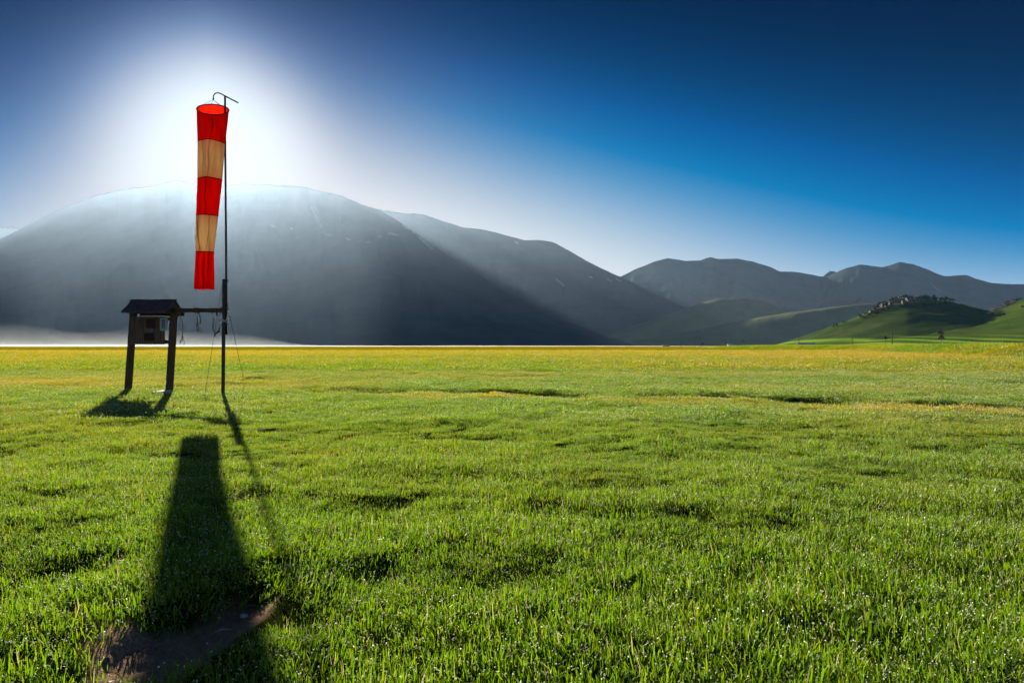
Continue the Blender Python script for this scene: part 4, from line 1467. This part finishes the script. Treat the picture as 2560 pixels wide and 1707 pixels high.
    for b in range(5):
        y0, y1 = seams[b], seams[b + 1]
        nr = 22
        ys = np.linspace(y0, y1, nr)
        ys[1] = y0 + 1.6
        ys[-2] = y1 - 1.6
        R_ = [ring(y) for y in ys]
        vs = [p for r in R_ for p in r]
        red = b % 2 == 0
        mb = MB()
        for i in range(nr - 1):
            fs = [(i * NA + k, i * NA + (k + 1) % NA, (i + 1) * NA + (k + 1) % NA, (i + 1) * NA + k) for k in range(NA)]
            mb.f += fs
            edge = (i == 0 and b == 0) or (i == nr - 2)
            mb.m += [1 if edge else 0] * len(fs)
        mb.v = [tuple(p) for p in vs]
        # loose cloth strips added inside the front face, darkening it in stripes like folds
        for o0, o1, wd in SHADE_STRIPS[b]:
            rows_ = []
            for y in np.linspace(y0 + 2, y1 - 2, 24):
                q = (y - y0) / (y1 - y0)
                ctr = -math.pi / 2 + o0 + (o1 - o0) * q + 0.05 * math.sin(9 * q + o0 * 7)
                rg = ring(y)
                cen = np.mean(rg, axis=0)
                row = []
                for da in np.linspace(-1, 1, 5):
                    f_ = ((ctr + da * wd * (0.5 + 0.5 * math.sin(math.pi * min(1, q * 1.2)))) % (2 * math.pi)) / (2 * math.pi) * NA
                    i0 = int(f_) % NA
                    fr_ = f_ - int(f_)
                    p_ = rg[i0] * (1 - fr_) + rg[(i0 + 1) % NA] * fr_
                    row.append(cen + (p_ - cen) * (0.93 - 0.05 * (1 - da * da)))
                rows_.append(row)
            base = len(mb.v)
            for row in rows_:
                mb.v += [tuple(p_) for p_ in row]
            for i in range(len(rows_) - 1):
                for k in range(4):
                    mb.f.append((base + i * 5 + k, base + i * 5 + k + 1, base + i * 5 + 6 + k, base + i * 5 + 5 + k))
                    mb.m.append(0)
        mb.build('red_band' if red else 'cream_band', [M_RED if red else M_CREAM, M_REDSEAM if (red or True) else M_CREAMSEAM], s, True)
        if b < 4:
            r = [ring(y1 + 0.2)[k] for k in range(NA)] + [ring(y1 + 0.2)[0]]
            MB().tube(r, 0.007, 5, cap=False).build('seam', M_REDSEAM, s, True)
    r = ring(274)
    MB().tube(r + [r[0]], 0.013, 6, cap=False).build('hoop', M_STEEL, s, True)
    # side stitching along the left edge
    kL = NA // 2 + 3
    MB().tube([ring(y)[kL] * np.array([1, 1, 1]) for y in np.linspace(275, 722, 60)], 0.006, 5).build('edge_seam', M_REDSEAM, s, True)
    top = W(533.2, 250, Ys) - so
    for k in (NA // 2 + 2, 2, NA // 4, 3 * NA // 4):
        MB().tube([top, r[k]], 0.0042, 5).build('bridle', M_WIRE, s)
    MB().tube([W(533.2, 242.8, YP) - so, W(533.4, 247, Ys) - so, W(533.2, 251, Ys) - so], [0.010, 0.02, 0.012], 8).build('swivel', M_STEEL, s, True)


# ----------------------------------------------------------------- air
def volume_mat(name, dens, col, g):
    m, nt, out = mat(name)
    v = N(nt, 'ShaderNodeVolumePrincipled')
    v.inputs['Density'].default_value = dens
    v.inputs['Color'].default_value = (*col, 1)
    v.inputs['Anisotropy'].default_value = g
    L(nt, v.outputs[0], out.inputs['Volume'])
    return m


def build_air():
    # forward-scattering moisture plus a thin blue air, both of even density
    m, nt, out = mat('haze air')
    ad = N(nt, 'ShaderNodeAddShader')
    for i, (dens, col, g_) in enumerate(((3.0e-7, (1.0, 0.95, 0.92), 0.90), (9.0e-6, (0.10, 0.52, 1.0), 0.0))):
        v = N(nt, 'ShaderNodeVolumePrincipled')
        v.inputs['Density'].default_value = dens
        v.inputs['Color'].default_value = (*col, 1)
        v.inputs['Anisotropy'].default_value = g_
        L(nt, v.outputs[0], ad.inputs[i])
    L(nt, ad.outputs[0], out.inputs['Volume'])
    MB().box((-9500, -400, -3.2), (14800, 14500, 1300)).build('haze', m)
    tag(bpy.data.objects['haze'], 'pale sunlit morning haze filling the valley', 'haze', None, 'stuff')
    def mist_body(name, xs, ys, topf, z0, material, label):
        if callable(topf):
            X, Y = np.meshgrid(xs, ys)
            top = topf(X, Y) + z0 + 0.12
        else:
            X, Y, top = xs, ys, topf
        bot = np.full_like(top, z0)
        R_, C_ = X.shape
        v = np.concatenate([np.stack([X, Y, top], -1).reshape(-1, 3), np.stack([X, Y, bot], -1).reshape(-1, 3)])
        idx = np.arange(R_ * C_).reshape(R_, C_)
        q = np.stack([idx[:-1, :-1], idx[:-1, 1:], idx[1:, 1:], idx[1:, :-1]], -1).reshape(-1, 4)
        off = R_ * C_
        fs = q.tolist() + (q[:, ::-1] + off).tolist()
        loop = list(idx[0, :]) + list(idx[1:, -1]) + list(idx[-1, -2::-1]) + list(idx[-2:0:-1, 0])
        for i in range(len(loop)):
            a, b = int(loop[i]), int(loop[(i + 1) % len(loop)])
            fs.append((b, a, a + off, b + off))
        mb = MB()
        mb.add(v.tolist(), fs)
        o = mb.build(name, material, None, True)
        tag(o, label, 'mist', None, 'stuff')

    # low white mist lying on the far plain, thicker at the left
    def low(X, Y):
        edge = sst(0, .22, (X + 1700) / 2120) * (1 - sst(.86, 1, (X + 1700) / 2120)) * sst(0, .25, (Y - 640) / 790) * (1 - sst(.8, 1, (Y - 640) / 790))
        th = 0.8 + 0.9 * (1 - sst(-860, 0, X)) + 0.7 * fbm(X / 120, Y / 60, 161, 3)
        return edge * th
    mist_body('mist', np.linspace(-1700, 420, 160), np.linspace(640, 1430, 60), low, 0.15, volume_mat('ground mist', 7e-4, (1, 1, 1), 0.5),
              'bright white ground mist lying along the far edge of the meadow')

    # soft bank of fog at the foot of the mountain, left
    def fog(X, Y):
        a = np.exp(-np.abs((X + 860) / 400) ** 2) * sst(-2050, -1900, X) * (1 - sst(-420, -260, X))
        b = np.exp(-np.abs(Y - 1120) / 85) * sst(790, 850, Y) * (1 - sst(1390, 1450, Y))
        return 46 * a * b * np.clip(0.85 + 0.8 * fbm(X / 260, Y / 200, 171, 3), 0.1, 1.6)
    mist_body('mist', np.linspace(-2050, -250, 120), np.linspace(790, 1450, 60), fog, 0.2, volume_mat('soft fog', 3.0e-4, (0.86, 0.93, 1), 0.6),
              'soft bank of white fog at the left foot of the mountain')

    # damp air filling the basin and rising up the mountain faces to the skyline
    px = np.linspace(-640, 2880, 1250)
    el = np.zeros_like(px)
    Yr = np.full_like(px, 5200.0)
    for rp, re_, ry in RIDGES:
        e = np.interp(px, rp, re_, left=0, right=0)
        k = e > el
        el = np.where(k, e, el)
        Yr = np.where(k, np.interp(px, rp, ry), Yr)
    Yr = np.minimum(Yr, 7000)
    Yr = np.convolve(np.pad(Yr, 20, mode='edge'), np.ones(41) / 41, 'valid')
    el = el * 0.9985 * np.interp(px, [-640, -400, 2700, 2880], [0.1, 1, 1, 0.1])
    t = np.linspace(0.2, 1.0, 40)[:, None]
    X = (px - CX) / F * Yr * t
    Y = Yr * t
    top = HCAM + el * Y * sst(0.2, 0.27, t)
    X = np.concatenate([X, X[-1:] * 1.004])
    Y = np.concatenate([Y, Y[-1:] * 1.004])
    top = np.concatenate([top, top[-1:] * 0 + 0.2])
    mist_body('valley_mist', X, Y, top, 0.05, volume_mat('valley veil', 1.5e-5, (0.76, 0.81, 1.0), 0.76),
              'thin veil of sunlit damp air in front of the mountains')


# ----------------------------------------------------------------- light, sky, camera
SUN_PX = (522, 292)
sdir = np.array([(SUN_PX[0] - CX) / F, 1.0, (HOR - SUN_PX[1]) / F])
sdir /= np.linalg.norm(sdir)
SUN_EL = math.asin(sdir[2])
SUN_AZ = math.atan2(sdir[0], sdir[1])

# clear morning sky: one brightness field (horizon glow, broad aureole, inner aureole, rim of haze) read through two colour
# ramps, a greyer one near the sun and a deep blue one away from it; angles in degrees
SKY_GLOW = (512, 420.0)
SKY_LEFT = 1.0901
SKYP = (16.5887, 6.8629, 1.2355, 23.7509, 1.3656, 2.2986, 6.5561, 2.5, 4.0, 2.3564, 100.6757, 0.0001)
SKY_G = (0, .016, .033, .051, .102, .205, .305, .456, .604, .8, 1.0)
SKY_B = (.03, .075, .13, .178, .34, .50, .57, .665, .735, .85, 1.0)
SKY_BN = (.03, .065, .11, .14, .22, .36, .465, .59, .69, .85, 1.0)
SKY_R = (0, 0, 0, 0, 0, .002, .09, .275, .47, .74, 1.0)
SKY_RN = (.010, .012, .025, .040, .085, .18, .275, .435, .60, .81, 1.0)


def build_sky():
    w = bpy.data.worlds.new('World')
    SC.world = w
    w.use_nodes = True
    nt = w.node_tree
    bg = nt.nodes['Background']
    sky = N(nt, 'ShaderNodeTexSky', sky_type='NISHITA', sun_disc=False)
    sky.sun_elevation = SUN_EL
    sky.sun_rotation = SUN_AZ
    sky.altitude = 1300
    sky.dust_density = 1.0
    tc = N(nt, 'ShaderNodeTexCoord')
    d = tc.outputs['Generated']
    sep = N(nt, 'ShaderNodeSeparateXYZ')
    L(nt, d, sep.inputs[0])
    x, y, z = sep.outputs
    D2R = 180 / math.pi
    el = math_(nt, 'MULTIPLY', math_(nt, 'ARCSINE', z), D2R)
    el = math_(nt, 'MAXIMUM', el, 0.01)
    az = math_(nt, 'MULTIPLY', math_(nt, 'ARCTAN2', x, y), D2R)
    g = np.array([(SKY_GLOW[0] - CX) / F, 1, (HOR - SKY_GLOW[1]) / F])
    g /= np.linalg.norm(g)
    dot = N(nt, 'ShaderNodeVectorMath', operation='DOT_PRODUCT')
    L(nt, d, dot.inputs[0])
    dot.inputs[1].default_value = tuple(g)
    th = math_(nt, 'MULTIPLY', math_(nt, 'ARCCOSINE', math_(nt, 'MINIMUM', dot.outputs['Value'], 0.999999)), D2R)
    left = math_(nt, 'MAXIMUM', math_(nt, 'SUBTRACT', -24.0, az), 0)
    left = math_(nt, 'EXPONENT', math_(nt, 'MULTIPLY', math_(nt, 'MINIMUM', left, 25), -SKY_LEFT / 10))
    a_, e1, p1, t2, p3, b_, t1, p2, a3, e3, t3, c_ = SKYP

    def ex(q, amp):
        return math_(nt, 'MULTIPLY', math_(nt, 'EXPONENT', math_(nt, 'MULTIPLY', q, -1)), amp)

    def pw(v, s_, p_):
        return math_(nt, 'POWER', math_(nt, 'DIVIDE', v, s_), p_)
    X = math_(nt, 'ADD', ex(math_(nt, 'ADD', pw(el, e1, p1), pw(th, t2, p3)), a_), ex(pw(th, t1, p2), b_))
    X = math_(nt, 'MULTIPLY_ADD', X, left, c_)
    X = math_(nt, 'ADD', X, ex(math_(nt, 'ADD', math_(nt, 'DIVIDE', el, e3), math_(nt, 'DIVIDE', th, t3)), a3))
    G = math_(nt, 'SUBTRACT', 1.0, ex(X, 1.0), clamp=True)
    blue = ramp(nt, G, list(zip(SKY_G, zip(SKY_R, SKY_G, SKY_B))))
    grey = ramp(nt, G, list(zip(SKY_G, zip(SKY_RN, SKY_G, SKY_BN))))
    dot2 = N(nt, 'ShaderNodeVectorMath', operation='DOT_PRODUCT')
    L(nt, d, dot2.inputs[0])
    dot2.inputs[1].default_value = tuple(sdir)
    ts = math_(nt, 'MULTIPLY', math_(nt, 'ARCCOSINE', math_(nt, 'MINIMUM', dot2.outputs['Value'], 0.999999)), D2R)
    wgt = ex(pw(ts, 18.0, 2.0), 1.0)
    mixed = mixc(nt, wgt, blue, grey)
    sc_ = N(nt, 'ShaderNodeVectorMath', operation='SCALE')
    L(nt, mixed, sc_.inputs[0])
    sc_.inputs['Scale'].default_value = 10.0 / 2 ** EXPO
    # away from the sun (behind the camera) the plain physical sky takes over
    k = N(nt, 'ShaderNodeMapRange')
    k.inputs['From Min'].default_value = 62
    k.inputs['From Max'].default_value = 95
    L(nt, th, k.inputs['Value'])
    phys = mixc(nt, 1.0, sky.outputs[0], (0.30, 0.36, 0.46), 'MULTIPLY')
    col = mixc(nt, k.outputs[0], sc_.outputs[0], phys)
    L(nt, col, bg.inputs['Color'])
    bg.inputs['Strength'].default_value = 0.1
    w.cycles.sampling_method = 'MANUAL'
    w.cycles.sample_map_resolution = 512

    sl = bpy.data.lights.new('sun', 'SUN')
    sl.energy = 5.0
    sl.angle = math.radians(0.45)
    sl.color = (1.0, 0.90, 0.70)
    so = bpy.data.objects.new('sun', sl)
    COL.objects.link(so)
    from mathutils import Vector
    so.rotation_euler = Vector(tuple(-sdir)).to_track_quat('-Z', 'Y').to_euler()
    so.location = (-200, 440, 150)


def build_camera():
    c = bpy.data.cameras.new('camera')
    c.sensor_width = 36
    c.lens = F * 36 / 2560
    c.shift_y = 10.5 / 2560
    c.clip_start = 0.05
    c.clip_end = 40000
    o = bpy.data.objects.new('camera', c)
    COL.objects.link(o)
    o.location = (0, 0, HCAM)
    o.rotation_euler = (math.radians(90), 0, 0)
    SC.camera = o


build_sky()
build_camera()
build_ground()
build_grass()
build_mountains()
build_hills()
build_village()
build_roadside()
build_noticeboard()
build_windsock()


def build_soil_bits():
    x, y = gp(610, 1505)
    mb = MB()
    rs = random.Random(9)
    n, k = 10, 5
    vs = [(0, 0, -0.008)]
    for j in range(1, k):
        ph = math.pi * j / k
        for i in range(n):
            t = 2 * math.pi * i / n
            r = 1 + rs.uniform(-.12, .12)
            vs.append((0.020 * r * math.sin(ph) * math.cos(t), 0.015 * r * math.sin(ph) * math.sin(t), -0.011 * r * math.cos(ph)))
    vs.append((0, 0, 0.011))
    fs = [(0, 1 + (i + 1) % n, 1 + i) for i in range(n)]
    for j in range(k - 2):
        fs += [(1 + j * n + i, 1 + j * n + (i + 1) % n, 1 + (j + 1) * n + (i + 1) % n, 1 + (j + 1) * n + i) for i in range(n)]
    fs += [(len(vs) - 1, 1 + (k - 2) * n + i, 1 + (k - 2) * n + (i + 1) % n) for i in range(n)]
    mb.add(vs, fs)
    o = mb.build('pebble', M_STONE, None, True)
    o.location = (x, y, g1(x, y) - 0.004)
    tag(o, 'small pale pebble lying on the bare earth patch', 'pebble')
    x, y = gp(560, 1560)
    mb = MB().tube([(-0.03, -0.012, 0.0), (-0.008, 0.0, 0.004), (0.012, 0.002, 0.004), (0.03, 0.012, 0.001)], [0.002, 0.0035, 0.003, 0.002], 7)
    o = mb.build('twig', M_STONE, None, True)
    o.location = (x, y, g1(x, y) + 0.006)
    tag(o, 'short pale twig lying on the bare earth patch', 'twig')


build_soil_bits()
build_air()

SC.view_settings.view_transform = 'Standard'
SC.view_settings.look = 'None'
SC.view_settings.exposure = EXPO
SC.view_settings.gamma = 1.0
SC.cycles.max_bounces = 8
SC.cycles.diffuse_bounces = 2
SC.cycles.glossy_bounces = 2
SC.cycles.transmission_bounces = 4
SC.cycles.volume_bounces = 0
SC.cycles.sample_clamp_indirect = 4.0
SC.cycles.caustics_reflective = False
SC.cycles.caustics_refractive = False
SC.cycles.use_denoising = True
